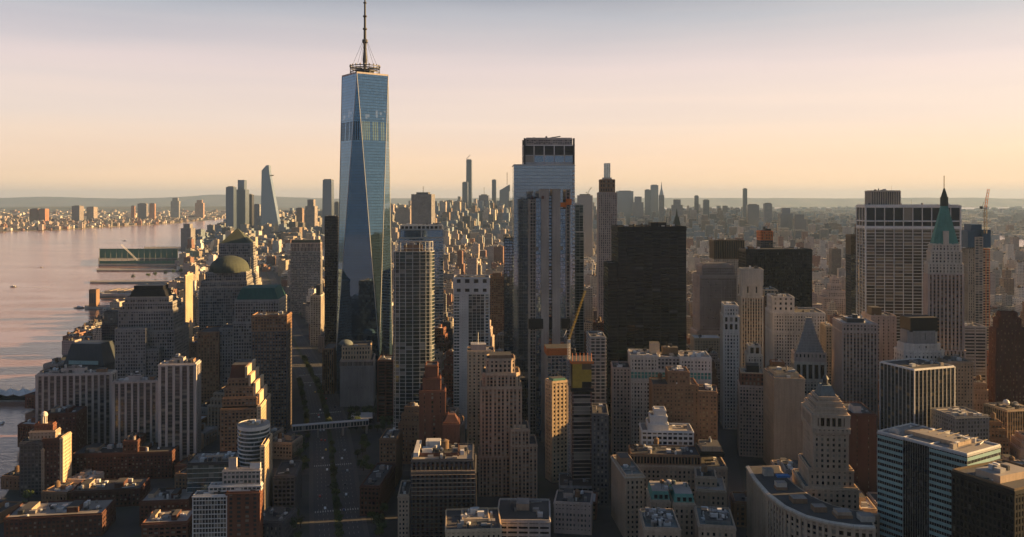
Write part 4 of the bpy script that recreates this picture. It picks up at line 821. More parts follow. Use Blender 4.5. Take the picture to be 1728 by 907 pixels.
while z < t.zz(790): mb.box(0, t.w, -1.7, -.55, z, z + .28, TAN if z > t.zz(840) else BRONZE); mb.bar((0, -1.6, z + 1.1), (t.w, -1.6, z + 1.1), .07, DMET); z += 3.0
t.add('scaffolding', mb); t.done()
t = T('office_building', 'narrow golden sunlit slice of wall left of the scaffolded building', 'office building', 672, 690, 640, 3, 34)
t.tier(0, 1, 0, 1, 838, s_tan, clut=4); t.done()
t = T('low_building', 'low flat building with gold-lit roof parapets at the bottom centre', 'building', 752, 846, 590, 4, 40, short='the gold-lit low roof')
t.tier(0, 1, 0, 1, 897, s_cream, roof=ROOFD, clut=16); t.tier(.3, .8, .4, .95, 880, s_cream, roof=ROOFL, clut=8); t.done()
t = T('parking_garage', 'flat grey parking deck with small stair block at bottom centre', 'car park', 838, 928, 622, -2, 44, short='the flat grey parking deck')
t.tier(0, 1, 0, 1, 880, S(G_BLACK, PALE, bay=8, fl=3.4, pw=.15, sh=.55), roof=ROOFD, clut=4, par=1.4); t.pent(.35, .6, .5, .8, 5, TAN, top=ROOFL); t.done()
t = T('office_building', 'dark loft block with bare frame behind the parking deck', 'office building', 944, 1002, 720, -3, 34)
t.tier(0, 1, 0, 1, 822, S(G_BLACK, GREY, bay=5, fl=3.6, pw=.18, sh=.14, pd=.3, sd=.4), clut=5); t.done()
t = T('office_building', 'tall grey masonry building left of the narrow dark canyon in the centre', 'office building', 1000, 1026, 715, -4, 36)
t.tier(0, 1, 0, 1, 700, S(G_DARK, DGREY, bay=3.2, fl=3.5, pw=.5, sh=.4), clut=3); t.done()
# --- white and brown cluster below the black slab
t = T('white_building', 'white ornate office building with green spandrels below the broad black slab', 'office building', 1064, 1200, 850, -4, 34, short='the white ornate building')
t.tier(0, 1, .0, 1, 640, s_white); t.tier(0, 1, 0, 1, 626, S(G_GREEN, WHITE, bay=3.4, fl=5, pw=.2, sh=.1, pd=.6)); t.tier(0, .34, 0, 1, 601, s_white, clut=8, roof=ROOFL); t.z = Z(626, 850); t.tier(.34, .62, .15, 1, 604, S(G_DARK, PALE, bay=4, fl=4, pw=.4, sh=.4), clut=8, roof=ROOFL); t.z = Z(626, 850); t.tier(.62, 1, 0, 1, 603, s_white, clut=8, roof=ROOFL)
t.pent(.26, .38, .4, .7, 12, CREAM); t.pent(.42, .62, .5, .8, 7, BRONZE, clut=3); t.done()
t = T('office_building', 'grey-brown ornate building left of the white ornate building', 'office building', 1034, 1064, 850, -4, 32)
t.tier(0, 1, 0, 1, 622, S(G_DARK, PINK, bay=3.2, fl=3.6, pw=.5, sh=.4), clut=6); t.done()
t = T('brick_building', 'brown brick building with pilasters in front of the white ornate building', 'office building', 1101, 1178, 795, -4, 30, short='the brown pilastered building')
sbp = S(G_WARM, BROWN, bay=3.2, fl=3.5, pw=.4, sh=.5, pd=.5, sd=.3, every=3, ew=2.0)
t.tier(0, 1.0, 0, 1, 650, sbp, clut=4); t.tier(.36, .82, .15, .9, 628, sbp, clut=6); t.tank(.2, .5, Z(650, 795)); t.done()
t = T('brick_building', 'brown brick wing with gold right edge at the canyon corner', 'office building', 1178, 1210, 790, -12, 30)
t.tier(0, 1, 0, 1, 662, sbp, clut=5); t.done()
t = T('white_building', 'white stepped building with ziggurat top in front of brown bricks', 'office building', 1083, 1170, 750, -4, 26, short='the white ziggurat building')
szw = S(G_DARK, WMET, bay=4.6, fl=4.2, pw=.28, sh=.42, pd=.4, sd=.3)
t.tier(0, 1, 0, 1, 728, szw, roof=ROOFL, clut=5); t.tier(.13, .52, .15, .85, 716, S(G_DARK, WMET, bay=40, fl=20, pw=1, sh=.5), roof=ROOFL); t.tier(.18, .50, .2, .8, 703, S(G_DARK, WMET, bay=40, fl=20, pw=1, sh=.5), roof=ROOFL); t.tier(.26, .48, .3, .7, 692, S(G_DARK, WMET, bay=40, fl=20, pw=1, sh=.5), roof=ROOFW); t.done()
# --- bottom, left of the canyon
stt = S(G_DARK, TAN, bay=3.6, fl=3.8, pw=.55, sh=.42, pd=.6, sd=.35, band=1.8)
t = T('masonry_building', 'tan masonry building with cornice at the bottom, left corner of its block', 'office building', 1056, 1086, 640, 5, 50, short='the corniced tan building')
t.tier(0, 1, 0, 1, 804, stt, roof=LEAD, clut=4); mb = MB(); mb.box(-1.3, t.w + 1.2, -1.3, t.dep, t.z - 1.2, t.z - .4, LIME); t.add('cornice', mb); t.pent(.1, .7, .5, .8, 6, BROWN); t.done()
t = T('masonry_building', 'long brown building with dark ribbed attic behind the copper-roofed corner block', 'office building', 1062, 1226, 715, -4, 34, short='the dark ribbed attic building')
t.tier(0, 1, 0, 1, 786, stt, roof=ROOFD, clut=6); t.tier(0.02, .74, .1, .9, 768, S(G_BLACK, BROWN, bay=2.6, fl=8, pw=.4, sh=.15, pd=.5), clut=14); t.tier(.74, .98, .1, .9, 762, S(G_BLACK, BLACK, bay=9, fl=9, pw=.9, sh=.6), roof=ROOFL, clut=2); t.pent(.76, .96, .2, .8, 4.5, TAN, clut=3); t.tank(.3, .5); t.done()
t = T('masonry_building', 'tan brick building with gold-lit parapets beside the dark canyon', 'office building', 1176, 1224, 650, -10, 34, short='the gold-parapet tan building')
t.tier(0, 1.0, 0, 1, 828, stt, roof=ROOFL, clut=5); t.tier(0, .7, .3, .95, 806, stt, roof=ROOFD, clut=4); t.tank(.3, .5, r=2.4); t.done()
t = T('copper_roof_building', 'tan corner building with two green copper mansards at the bottom', 'office building', 1100, 1172, 600, -3, 30, short='the copper-mansard building')
t.tier(0, .44, .12, 1, 846, stt, roof=ROOFL); zA = t.z; t.z = 0; t.tier(.52, 1, 0, 1, 850, stt, roof=ROOFL); zB = t.z; t.z = 0; t.tier(.44, .52, .3, 1, 850, S(G_DARK, DGREY, bay=3, fl=3.6, pw=.4, sh=.3), roof=ROOFL)
mb = MB()
for x0, x1, y0, zz in ((.0, .44, .12, zA), (.52, 1, 0, zB)):
    p = t.fp(x0, x1, y0, .98); q = [(a[0] * .86 + .07 * (x0 + x1) * t.w, a[1] * .86 + .07 * (y0 + .98) * t.dep) for a in p]; mb.frust(p, q, zz + 1.12, zz + 6.5, COPPER, ROOFL)
    for k in range(3): u = (x0 + (x1 - x0) * (.16 + .28 * k)) * t.w; mb.box(u, u + 2.2, y0 * t.dep + .2, y0 * t.dep + 3, zz + 1.3, zz + 4.6, G_DARK, COPPER)
t.add('copper_mansards', mb); mb = MB(); clutter(mb, 1, t.w - 1, 6, 26, zB + 6.4, 10, t.rng, [ROOFW, LEAD, BROWN, CREAM]); t.add('rooftop_plant', mb); t.done()
t = T('low_building', 'low building with cluttered silvery roof at the bottom, left of the copper roofs', 'building', 1088, 1147, 545, -3, 34)
t.tier(0, 1, 0, 1, 893, stt, roof=LEAD, clut=30); t.pent(.1, .5, .3, .7, 2.5, LEAD, clut=6); t.done()
t = T('low_building', 'low building with rumpled grey roof at the bottom beside the canyon', 'building', 1180, 1240, 560, -8, 34)
t.tier(0, 1, 0, 1, 888, stt, roof=LEAD, clut=26); t.pent(.2, .9, .1, .6, 2.6, LEAD, clut=8); t.done()
# --- right of the canyon
t = T('office_building', 'reddish masonry tower with orange-lit roof right of the canyon', 'office building', 1248, 1290, 850, -12, 30, short='the orange-roofed masonry tower')
sr2 = S(G_DARK, PINK, bay=3.0, fl=3.5, pw=.42, sh=.4, pd=.6, sd=.2)
t.tier(0, 1, 0, 1, 652, sr2); t.tier(.05, 1, .05, .95, 630, S(G_DARK, RED, bay=4, fl=5, pw=.5, sh=.4), parm=ORANGE if 0 else CREAM, roof=TAN, clut=3); t.pent(.3, .8, .2, .7, 7, BLACK, top=BLACK); t.done()
t = T('office_building', 'blank beige walled building with one column of windows in the right middle', 'office building', 1307, 1358, 790, -5, 'L1289', short='the blank beige building')
t.tier(0, 1, 0, 1, 640, S(G_DARK, TAN, bay=60, fl=80, pw=1.2, sh=.5, pd=.2, sd=.1), skip=(2, 3)); t.z = 0
mb = MB(); p = t.fp(-.004, .1, 0, 1)
facade(t.gl, t.fa, [(-.25, 0), (0, 0), (0, t.dep), (-.25, t.dep)], 0, Z(640, 790), S(G_DARK, TAN, bay=4.2, fl=3.4, pw=.6, sh=.5, pd=.4, sd=.3), skip=(0, 1, 2)); t.z = Z(640, 790)
clutter(t.ro, 1, t.w - 1, 1, t.dep - 1, t.z, 8, t.rng); t.pent(.1, .9, .2, .8, 4, CREAM, clut=4); t.done()
t = T('terrace_building', 'grey low-rise with green roof edges between beige building and domed lantern tower', 'office building', 1330, 1372, 840, -8, 30)
t.tier(0, 1, 0, 1, 680, S(G_WARM, LIME, bay=3, fl=3.4, pw=.4, sh=.4), roof=ROOFL, clut=5); t.done()
# beaux arts lantern tower with curved base
t = T('lantern_tower', 'stone tower with colonnaded top and stepped lantern above a curved base', 'office tower', 1374, 1432, 600, -7, 'L1356', short='the colonnaded lantern tower')
sl = S(G_DARK, STONE, bay=3.9, fl=3.9, pw=.58, sh=.46, pd=.5, sd=.35, band=1.4)
zb = Z(862, 600)
t.tier(-.35, 1.4, -.1, 1.3, 862, sl, skip=()); t.tier(-.28, 1.28, .0, 1.15, 824, sl, roof=LEAD); t.tier(-.12, 1.16, .08, 1.05, 792, sl, roof=LEAD); t.tier(0, 1, 0.05, 1, 730, sl)
t.tier(-.03, 1.03, .02, 1.02, 722, S(G_DARK, STONE, bay=3, fl=4, pw=.6, sh=.5, pd=.7)); t.tier(0, 1, .05, 1, 699, S(G_BLACK, STONE, bay=3.9, fl=30, pw=.36, sh=.05, pd=1.3, sd=.1, band=2.2, cor=5)); t.tier(.04, .96, .08, .96, 690, S(G_DARK, STONE, bay=30, fl=20, pw=1.2, sh=.5, band=.8)); t.tier(.12, .88, .15, .88, 680, S(G_DARK, STONE, bay=30, fl=20, pw=1.2, sh=.5, band=.8)); t.tier(.2, .8, .22, .8, 672, S(G_DARK, STONE, bay=30, fl=20, pw=1.2, sh=.5, band=.8))
mb = MB(); cx, cy0 = .5 * t.w, .5 * t.dep; z = t.z; p = t.fp(.24, .76, .26, .76); k5 = (Z(638, 610) - z) / 14
mb.frust(p, inset(p, .55), z, z + 8 * k5, LEAD); mb.lathe(cx, cy0, [(2.6, z + 8 * k5), (2.6, z + 9 * k5), (1.8, z + 9 * k5), (1.8, z + 12 * k5), (2.6, z + 12 * k5), (1.4, z + 14 * k5), (0, z + 15.5 * k5)], DMET, 10); t.add('lantern', mb); t.done()
def curved_base():
    D0 = 560; pts = [(1262, 650), (1275, 620), (1296, 590), (1325, 565), (1360, 548), (1400, 538), (1440, 532), (1475, 530)]
    fp_ = [(P(px, D), D) for px, D in pts]
    back = [(fp_[-1][0] + 6, fp_[-1][1] + 24)] + [(x + 24, y + 20) for x, y in fp_[-2:0:-1]] + [(fp_[0][0] + 24, fp_[0][1] + 2)]
    r = root('curved_building', 'curved stone building sweeping round the lantern tower base', 'office building', (0, 0, 0)); g_ = MB(); f_ = MB(); ro = MB(); LAND.append((1300, 640, 'the curved stone building'))
    pp = fp_ + back; z1 = 52.0
    facade(g_, f_, pp, 0, z1, S(G_DARK, STONE, sp=TAN, bay=4.2, fl=4.1, pw=.42, sh=.36, pd=.8, sd=.25, band=2.0, hb=5)); ro.poly([(*q, z1) for q in pp], ROOFD)
    cen = [((a[0] + 12), a[1] + 10) for a in fp_]
    rr = random.Random(8)
    for c in cen[1:-1]:
        for _ in range(2): w = rr.uniform(3, 5); ro.box(c[0] - w, c[0] + w, c[1] - w + 1, c[1] + w, z1 + .02, z1 + rr.uniform(2, 5), rr.choice([TAN, LIME, LEAD, BROWN]), ROOFL)
    g_.build('window_wall', r); f_.build('facade', r); ro.build('roof', r)
    c = MB()
    for i in range(len(fp_) - 1):
        a, b_ = Vector(fp_[i]), Vector(fp_[i + 1]); d = (b_ - a).normalized(); n = Vector((d.y, -d.x))
        c.poly([(*(a + n * 1.6), z1 + .4), (*(b_ + n * 1.6), z1 + .4), (*(b_ - n * .8), z1 + .9), (*(a - n * .8), z1 + .9)], LIME); c.poly([(*(a + n * 1.6), z1 - .8), (*(b_ + n * 1.6), z1 - .8), (*(b_ + n * 1.6), z1 + .4), (*(a + n * 1.6), z1 + .4)], LIME); c.poly([(*a, z1 - 1.3), (*b_, z1 - 1.3), (*(b_ + n * 1.6), z1 - .8), (*(a + n * 1.6), z1 - .8)], LIME)
        FOOT.append(((a.x + b_.x) / 2 + 12, (a.y + b_.y) / 2 + 8, math.atan2(d.y, d.x), (b_ - a).length / 2, 14))
    c.build('cornice', r); tp = MB(); x, y = P(1312, 612), 612; tp.box(x, x + 9, y, y + 5, z1 + 4, z1 + 5.2, BLUE); tp.build('blue_tarpaulin', r)
curved_base()
t = T('office_building', 'plain dark brown building right behind the lantern tower', 'office building', 1434, 1478, 690, -6, 40)
t.tier(0, 1, 0, 1, 700, S(G_DARK, DKRED, bay=9, fl=3.5, pw=.8, sh=.5), clut=6); t.pent(.2, .5, .1, .4, 6, PALE); t.done()
# fins tower
t = T('finned_tower', 'square glass tower with thin white vertical fins seen corner-on', 'office tower', 1543, 1610, 790, 20, 'L1486', short='the white-finned tower')
t.tier(0, 1, 0, 1, 625, S(G_FIN, WMET, sp=DMET, bay=4.6, fl=3.7, pw=.07, sh=.24, pd=.8, sd=.12, band=.6), clut=9, roof=ROOFD); t.done()
t = T('cupola_tower', 'white stone tower with rounded shoulders and dark boxed crown', 'office tower', 1530, 1600, 850, 4, 34, short='the dark-crowned white tower')
sc = S(G_DARK, WHITE, bay=4.2, fl=4, pw=.55, sh=.5, pd=.5, sd=.35, band=1.8)
t.tier(0, 1.1, 0, 1, 618, sc, cut=5); t.tier(.04, 1.0, .05, .95, 594, sc, cut=6); t.tier(.08, .94, .1, .9, 583, S(G_DARK, WHITE, bay=8, fl=8, pw=.8, sh=.5), cut=7); t.tier(.16, .86, .15, .85, 561, S(G_DARK, GREY, bay=6, fl=20, pw=.9, sh=.4, band=1), cut=5)
t.pent(.18, .84, .2, .8, (561 - 537) * 850 / F, BLACK); t.done()
t = T('teal_office', 'teal and white banded glass office block seen from above', 'office building', 1632, 1688, 513, 32, 'L1481', short='the teal banded block')
stl = S(G_BLACK, STEEL, sp=MINT, bay=1.6, fl=3.9, pw=.06, sh=.5, pd=.12, sd=.18, band=1.2)
zt = Z(768, 513)
t.tier(0, 1, 0, .40, 0, stl, ztop=zt, roof=ROOFL, par=.9, parm=WMET, clut=4); t.z = 0; t.tier(0.015, 1, .401, .70, 0, S(G_BLACK, STEEL, sp=BLACK, bay=1.6, fl=3.9, pw=.05, sh=.25, pd=.15, sd=.1, band=1), ztop=zt, roof=ROOFL, par=.9, parm=WMET, clut=3); t.z = 0; t.tier(0, 1, .701, 1, 0, stl, ztop=zt, roof=ROOFL, par=.9, parm=WMET, clut=3)
mb = MB(); mb.box(.3 * t.w, .7 * t.w, .2 * t.dep, .8 * t.dep, t.z + .2, t.z + 2.6, TAN, ROOFL); [mb.bar((.5 * t.w, t.dep * (.1 + .1 * k), t.z + 2.7), (.9 * t.w, t.dep * (.1 + .1 * k), t.z + 2.9), .3, BRONZE) for k in range(8)]; t.add('rooftop_plant', mb)
t.done()
t = T('black_office', 'black glass office block in the bottom right corner with sunlit roof sheds', 'office building', 1712, 1800, 455, 25, 'L1607', short='the corner black block')
t.tier(0, 1, 0, 1, 829, S(G_BLACK, BLACK, bay=2.4, fl=3.8, pw=.3, sh=.3, pd=.3, sd=.2, band=2), roof=ROOFD, par=1.2, parm=BRONZE, clut=6); t.pent(.1, .7, .3, .7, 4, TAN, top=ROOFL, clut=4); t.done()
t = T('striped_office', 'dark office block with thin gold vertical stripes at right edge', 'office building', 1700, 1745, 800, 12, 'L1661', short='the gold-striped block')
t.tier(0, 1, 0, 1, 694, S(G_WARM, CREAM, sp=DMET, bay=2.6, fl=3.6, pw=.14, sh=.3, pd=.7, sd=.1), clut=10, roof=ROOFL)
mb = MB(); mb.lathe(t.w * .2, 8, [(0, t.z + 3), (2.6, t.z + 4), (3, t.z + 6), (2, t.z + 8), (0, t.z + 9)], WMET, 14); t.add('radar_dome', mb); t.done()
t = T('brick_tower', 'dark red stepped brick tower at the right edge', 'office tower', 1680, 1735, 860, 0, 'L1669', short='the dark red stepped tower')
sdr = S(G_WARM, DKRED, bay=3.4, fl=3.4, pw=.6, sh=.45)
t.tier(0, 1, 0, 1, 600, sdr); t.tier(0.02, 1, 0, 1, 556, sdr); t.tier(.12, .8, .1, .9, 538, sdr); t.tier(.2, .7, .2, .8, 528, sdr); t.done()
t = T('office_building', 'grey banded office block left of the dark red stepped tower', 'office building', 1627, 1664, 960, -4, 34)
t.tier(0, 1, 0, 1, 552, S(G_DARK, PALE, bay=12, fl=3.6, pw=.1, sh=.5), clut=6); t.done()
t = T('office_building', 'tan block with gold-lit roofline right of the dark-crowned white tower', 'office building', 1600, 1642, 830, -4, 34)
t.tier(0, 1, 0, 1, 612, s_tan, clut=5); t.done()
t = T('office_building', 'low grey block with cluttered roof behind the teal banded block', 'office building', 1612, 1668, 760, 8, 34)
t.tier(0, 1, 0, 1, 706, S(G_DARK, GREY, bay=3, fl=3.6, pw=.5, sh=.4), clut=14, roof=ROOFL); t.done()
t = T('stone_tower', 'far pink stone tower with stepped wedding-cake crown right of the second black slab', 'office tower', 1398, 1428, 1700, 0, 30, short='the far wedding-cake tower')
t.tier(-.3, 1.35, 0, 1, 502, s_pink); t.tier(0, 1, 0, 1, 492, s_pink); t.tier(.2, .8, .2, .8, 480, s_pink); t.tier(.3, .7, .3, .7, 470, s_pink); t.pent(.42, .58, .4, .6, 6, PINK); t.done()
t = T('office_building', 'wide low tan hotel-like block beyond the pink granite tower', 'office building', 1172, 1218, 1130, -2, 30)
t.tier(0, 1, 0, 1, 572, s_cream, clut=6, roof=ROOFW); t.done()

for lab, x, y, w, d, h in (('tall limestone tower standing outside the right edge near the corner black block', 395, 585, 34, 34, 225), ('brown masonry tower outside the right edge, behind the corner black block', 470, 700, 40, 36, 180), ('grey slab outside the right edge beyond the gold-striped block', 560, 850, 50, 34, 170)):  # unseen towers added to shade the lower right; labels also seed roof clutter
    px0 = CX + x / y * F; t = T('office_tower', lab, 'office tower', px0, CX + (x + w) / y * F, y, 0, d)
    t.tier(0, 1, 0, 1, HY + (HC - h) * F / y, s_limev, clut=6); t.done()
# ---------------------------------------------------------------- cranes
YPAINT = flat('crane_yellow', (.50, .36, .08))
def lattice(mb, a, b, w, m, n):
    a = Vector(a); b = Vector(b); d = (b - a).normalized(); u = d.orthogonal().normalized(); v = d.cross(u)
    cs = [(u * sx_ + v * sy_) * w / 2 for sx_, sy_ in ((1, 1), (-1, 1), (-1, -1), (1, -1))]
    for c in cs: mb.bar(a + c, b + c, w * .09, m, 3)
    for k in range(n):
        p = a + (b - a) * (k / n); q = a + (b - a) * ((k + 1) / n)
        for i in range(4): mb.bar(p + cs[i], q + cs[(i + 1) % 4], w * .055, m, 3)
def crane(label, px, D, zbase, ztop, jib_dx, jib_dz, w=2.2, m=WMET, jm=None, group=None):
    x = P(px, D); r = root('tower_crane', label, 'crane', (x, D, 0), 0)
    a = MB(); n = max(4, int((ztop - zbase) / (w * 1.3))); n = min(n, 60); lattice(a, (0, 0, zbase), (0, 0, ztop), w, m, n); a.build('mast', r)
    j = MB(); lattice(j, (0, 0, ztop + 1), (jib_dx, -3, ztop + jib_dz), w * .75, jm or m, max(6, int(math.hypot(jib_dx, jib_dz) / (w * 1.4)))); j.build('jib', r)
    c = MB(); s_ = -1 if jib_dx > 0 else 1; c.box(s_ * 6 - 1.5, s_ * 6 + 1.5, -1.5, 1.5, ztop - .5, ztop + 3, DMET); c.box(min(0, s_ * 6), max(0, s_ * 6), -1, 1, ztop - .2, ztop + .3, DMET); c.bar((s_ * 5, 0, ztop + 2), (s_ * 2, 0, ztop + 9), .25, m); c.bar((s_ * 2, 0, ztop + 9), (jib_dx * .9, -2.6, ztop + jib_dz * .9), .1, DMET); c.build('counterweight', r)
    b = MB(); b.box(-1.3, 1.3, -2.6, -1.2, ztop - 1.5, ztop + 1.2, WHITE); b.build('cab', r)
crane('tall white lattice crane with raised yellow jib between the two building sites', 960, 748, 0, Z(575, 748), 14, 44, 1.8, WMET, YPAINT)
crane('orange crane standing on the blue-netted unfinished tower', 1663, 1190, Z(395, 1190), Z(352, 1190), 2.5, 27, 3.2, ORANGE if 0 else BRONZE, ORANGE)
crane('pale crawler crane leaning over the green-netted pier shed', 232, 3300, 0, 16, -62, 62, 5, WMET)
crane('thin crane on the river barge in front of the black-topped tower', 150, 1330, 0, 8, 16, 48, 1.6, DMET)
crane('crane on the rooftop of the far slim tower left of the mirror skyscraper', 788, 6900, Z(272, 6900), Z(268, 6900), 26, 30, 6, DMET)
crane('far small crane between the mirror skyscraper and the slender limestone tower', 992, 3300, Z(332, 3300), Z(326, 3300), 14, 22, 3.5, DMET)
crane('second small crane on the orange scaffolding above the second black slab', 1296, 1335, Z(392, 1335), Z(386, 1335), 1.5, 9, 1.6, RED)

# ---------------------------------------------------------------- footbridge, street trees, cars, boats, piers
def footbridge():
    x0, x1 = P(494, 905), P(622, 930); r = root('pedestrian_bridge', 'long glazed pedestrian bridge crossing the wide avenue', 'footbridge', (x0, 905, 0), math.atan2(25, x1 - x0)); L = math.hypot(25, x1 - x0)
    a = MB(); a.box(0, L, 0, 6, 9.0, 9.9, PALE, bottom=True); a.build('deck', r)
    b = MB(); b.prism([(0.3, .3), (L - .3, .3), (L - .3, 5.7), (.3, 5.7)], 9.9, 14.2, G_TEAL, uvs=(2.4, 4.4)); b.build('glazing', r)
    c = MB()
    for k in range(26): u = L * k / 25; c.box(u - .18, u + .18, -.05, .28, 9.9, 14.3, WMET); c.box(u - .18, u + .18, 5.72, 6.02, 9.9, 14.3, WMET)
    c.box(-.5, L + .5, -.5, 6.5, 14.3, 15.0, ROOFW, bottom=True); c.build('roof_frame', r)
    for u in (.02, .33, .66, .98): d = MB(); d.box(L * u - 1, L * u + 1, 1.5, 4.5, 0, 9, CONC); d.build('pier', r)
footbridge()
LEAF = []
for i, c in enumerate(((.045, .07, .02), (.06, .085, .02), (.035, .055, .018))):
    m, t_, b = newmat('leaves_%d' % i); g = nd(t_, 'ShaderNodeNewGeometry'); n1 = nd(t_, 'ShaderNodeTexNoise'); n1.inputs['Scale'].default_value = .6; t_.links.new(g.outputs['Position'], n1.inputs['Vector'])
    vm = nd(t_, 'ShaderNodeVectorMath', operation='SCALE'); vm.inputs[0].default_value = c; t_.links.new(mth(t_, 'MULTIPLY_ADD', n1.outputs[0], 1.4, .4), vm.inputs['Scale']); t_.links.new(vm.outputs[0], b.inputs['Base Color']); b.inputs['Roughness'].default_value = .7; LEAF.append(m)
BARK = flat('bark', (.08, .055, .04), .9)
def tree_meshes(seed, h=9.0, rad=3.8, n=420):
    rr = random.Random(seed); c = MB(); cl = [(Vector((rr.uniform(-1, 1) * rad * .6, rr.uniform(-1, 1) * rad * .6, h * .62 + rr.uniform(-.5, .6) * rad * .75)), rr.uniform(.3, .6) * rad) for _ in range(11)]
    for _ in range(n):
        o, r_ = rr.choice(cl); d = Vector((rr.gauss(0, 1), rr.gauss(0, 1), rr.gauss(0, .8))).normalized() * r_ * rr.uniform(.55, 1.05); p = o + d
        u = Vector((rr.gauss(0, 1), rr.gauss(0, 1), rr.gauss(0, 1))).normalized(); v = u.orthogonal().normalized(); k = rr.uniform(.3, .62)
        c.poly([tuple(p + u * k), tuple(p + v * k), tuple(p - u * k), tuple(p - v * k)], LEAF[seed % 3])
    t_ = MB(); t_.bar((0, 0, 0), (.1, 0, h * .45), .28, BARK, 6)
    for _ in range(5): a = rr.uniform(0, math.tau); t_.bar((.1, 0, h * rr.uniform(.3, .45)), (math.cos(a) * rad * .55, math.sin(a) * rad * .55, h * rr.uniform(.6, .85)), .13, BARK, 4)
    return c, t_
PROTO = []
for sd_ in range(3):
    c, t_ = tree_meshes(sd_ + 3); r = root('street_tree', None, 'tree'); PROTO.append((r, c.build('crown', r), t_.build('trunk', r)))
used = [False] * 3
def at_west(y):
    for i in range(len(WEST) - 1):
        a, c = Vector(WEST[i]), Vector(WEST[i + 1])
        if a.y <= y <= c.y: return a + (c - a) * ((y - a.y) / (c.y - a.y)), (c - a).normalized()
def put_tree(i, x, y, s, label, group):
    p = PROTO[i]
    if not used[i]: r = p[0]; used[i] = True
    else:
        r = p[0].copy(); COL.objects.link(r)
        for ch in p[1:]: k = ch.copy(); COL.objects.link(k); k.parent = r
    r.location = (x, y, .05); r.scale = (s, s, s); r.rotation_euler = (0, 0, (x * 7 + y) % 6.28); r['label'] = label; r['group'] = group
ORD = ['first', 'second', 'third', 'fourth', 'fifth', 'sixth', 'seventh', 'eighth', 'ninth', 'tenth', 'eleventh', 'twelfth', 'thirteenth', 'fourteenth', 'fifteenth', 'sixteenth', 'seventeenth', 'eighteenth', 'nineteenth', 'twentieth']
TENS = {2: 'twenty', 3: 'thirty', 4: 'forty', 5: 'fifty', 6: 'sixty', 7: 'seventy', 8: 'eighty', 9: 'ninety'}
def ordn(i):
    if i < 20: return ORD[i]
    a, b_ = divmod(i + 1, 10)
    return ({2: 'twentieth', 3: 'thirtieth', 4: 'fortieth', 5: 'fiftieth', 6: 'sixtieth', 7: 'seventieth', 8: 'eightieth', 9: 'ninetieth'}[a] if b_ == 0 else TENS[a] + '-' + ORD[b_ - 1]) if i < 99 else str(i + 1) + 'th'
rt = random.Random(5)
ys = [935 + 13 * k for k in range(34)]
for k, y in enumerate(ys):
    p, d = at_west(y); put_tree(k % 3, p.x + rt.uniform(-.6, .6), y, rt.uniform(.7, 1.15), 'round green tree on the avenue median, %s beyond the footbridge' % ordn(k), 'trees along the avenue median')
ys = [640 + 15 * k for k in range(17)]
for k, y in enumerate(ys):
    p, d = at_west(y); put_tree((k + 1) % 3, p.x + rt.uniform(-.6, .6), y, rt.uniform(.6, 1.0), 'dark tree on the shaded median, %s from the bottom edge' % ordn(k), 'trees along the avenue median')
for k in range(16):
    y = 925 + 17 * k; p, d = at_west(y); put_tree((k + 2) % 3, p.x - 24, y, rt.uniform(.8, 1.1), 'tree on the far pavement by the riverside towers, %s beyond the footbridge' % ordn(k), 'trees along the pavement')
for k in range(44):
    y = 640 + (k // 2) * 12.5 + rt.uniform(-3, 3); p, d = at_west(min(y, 900)); sd_ = 1 if k % 2 else -1; off = rt.uniform(25, 40) * sd_
    put_tree(k % 3, p.x + off, y, rt.uniform(.8, 1.3), 'shaded tree %s of the near avenue, %s from the bottom edge' % ('right' if sd_ > 0 else 'left', ordn(k // 2)), 'trees beside the near avenue')
k = 0
for iy in range(6):
    for ix in range(8):
        x = -176 + ix * 7 + rt.uniform(-1, 1) - iy * 2.8; y = 938 + iy * 17 + rt.uniform(-2, 2)
        if 2 <= ix <= 4 and 1 <= iy <= 3: continue
        put_tree((ix + iy) % 3, x, y, rt.uniform(.75, 1.15), 'sunlit plaza tree, %s in the %s row behind the footbridge' % (ordn(ix), ordn(iy)), 'trees on the plaza'); k += 1
r = root('plaza_pavilion', 'low flat pavilion with bright roof among the plaza trees', 'pavilion', (-181, 972, 0), R(10)); a = MB(); a.box(0, 22, 0, 26, 0, 5, G_BLACK); a.build('wall', r); a = MB(); a.box(-1, 23, -1, 27, 5.01, 5.7, ROOFW, bottom=True); a.build('roof', r)
# riverside trees
for k in range(18):
    u = k / 17; x = -412 - u * 150 + rt.uniform(-3, 3); y = 700 + u * 350; put_tree(k % 3, x + 14, y, rt.uniform(.9, 1.4), 'riverbank tree, %s along the shore from the bottom left' % ordn(k), 'trees along the riverbank')
# cars
def car_parts():
    b = MB(); m = MATS['white_metal']
    p = [(-2.3, .35), (2.3, .35), (2.3, .8), (1.5, .95), (.9, 1.45), (-1.3, 1.45), (-2.0, .95), (-2.3, .85)]
    for s_ in (0,):
        L = [(x, -.9, z) for x, z in p]; Q = [(x, .9, z) for x, z in p]
        b.poly(L, m); b.poly(Q[::-1], m)
        for i in range(len(p)): j = (i + 1) % len(p); b.poly([L[j], L[i], Q[i], Q[j]], m)
    w = MB(); w.box(-1.2, .85, -.92, .92, 1.0, 1.36, BLACK)
    wh = MB()
    for x in (-1.4, 1.4):
        for y in (-.8, .8): wh.lathe(0, 0, [], BLACK); wh.bar((x, y - .12, .35), (x, y + .12, .35), .35, BLACK, 8)
    return b, w, wh
CARC = [('white', (.7, .7, .7)), ('black', (.02, .02, .025)), ('silver', (.4, .41, .42)), ('red', (.35, .03, .02)), ('yellow', (.7, .42, .03)), ('dark blue', (.02, .04, .12))]
cpaint = {}
for n_, c in CARC: cpaint[n_] = flat('paint_' + n_.replace(' ', '_'), c, .3)
carp = {}
cnt = {}
rc = random.Random(12)
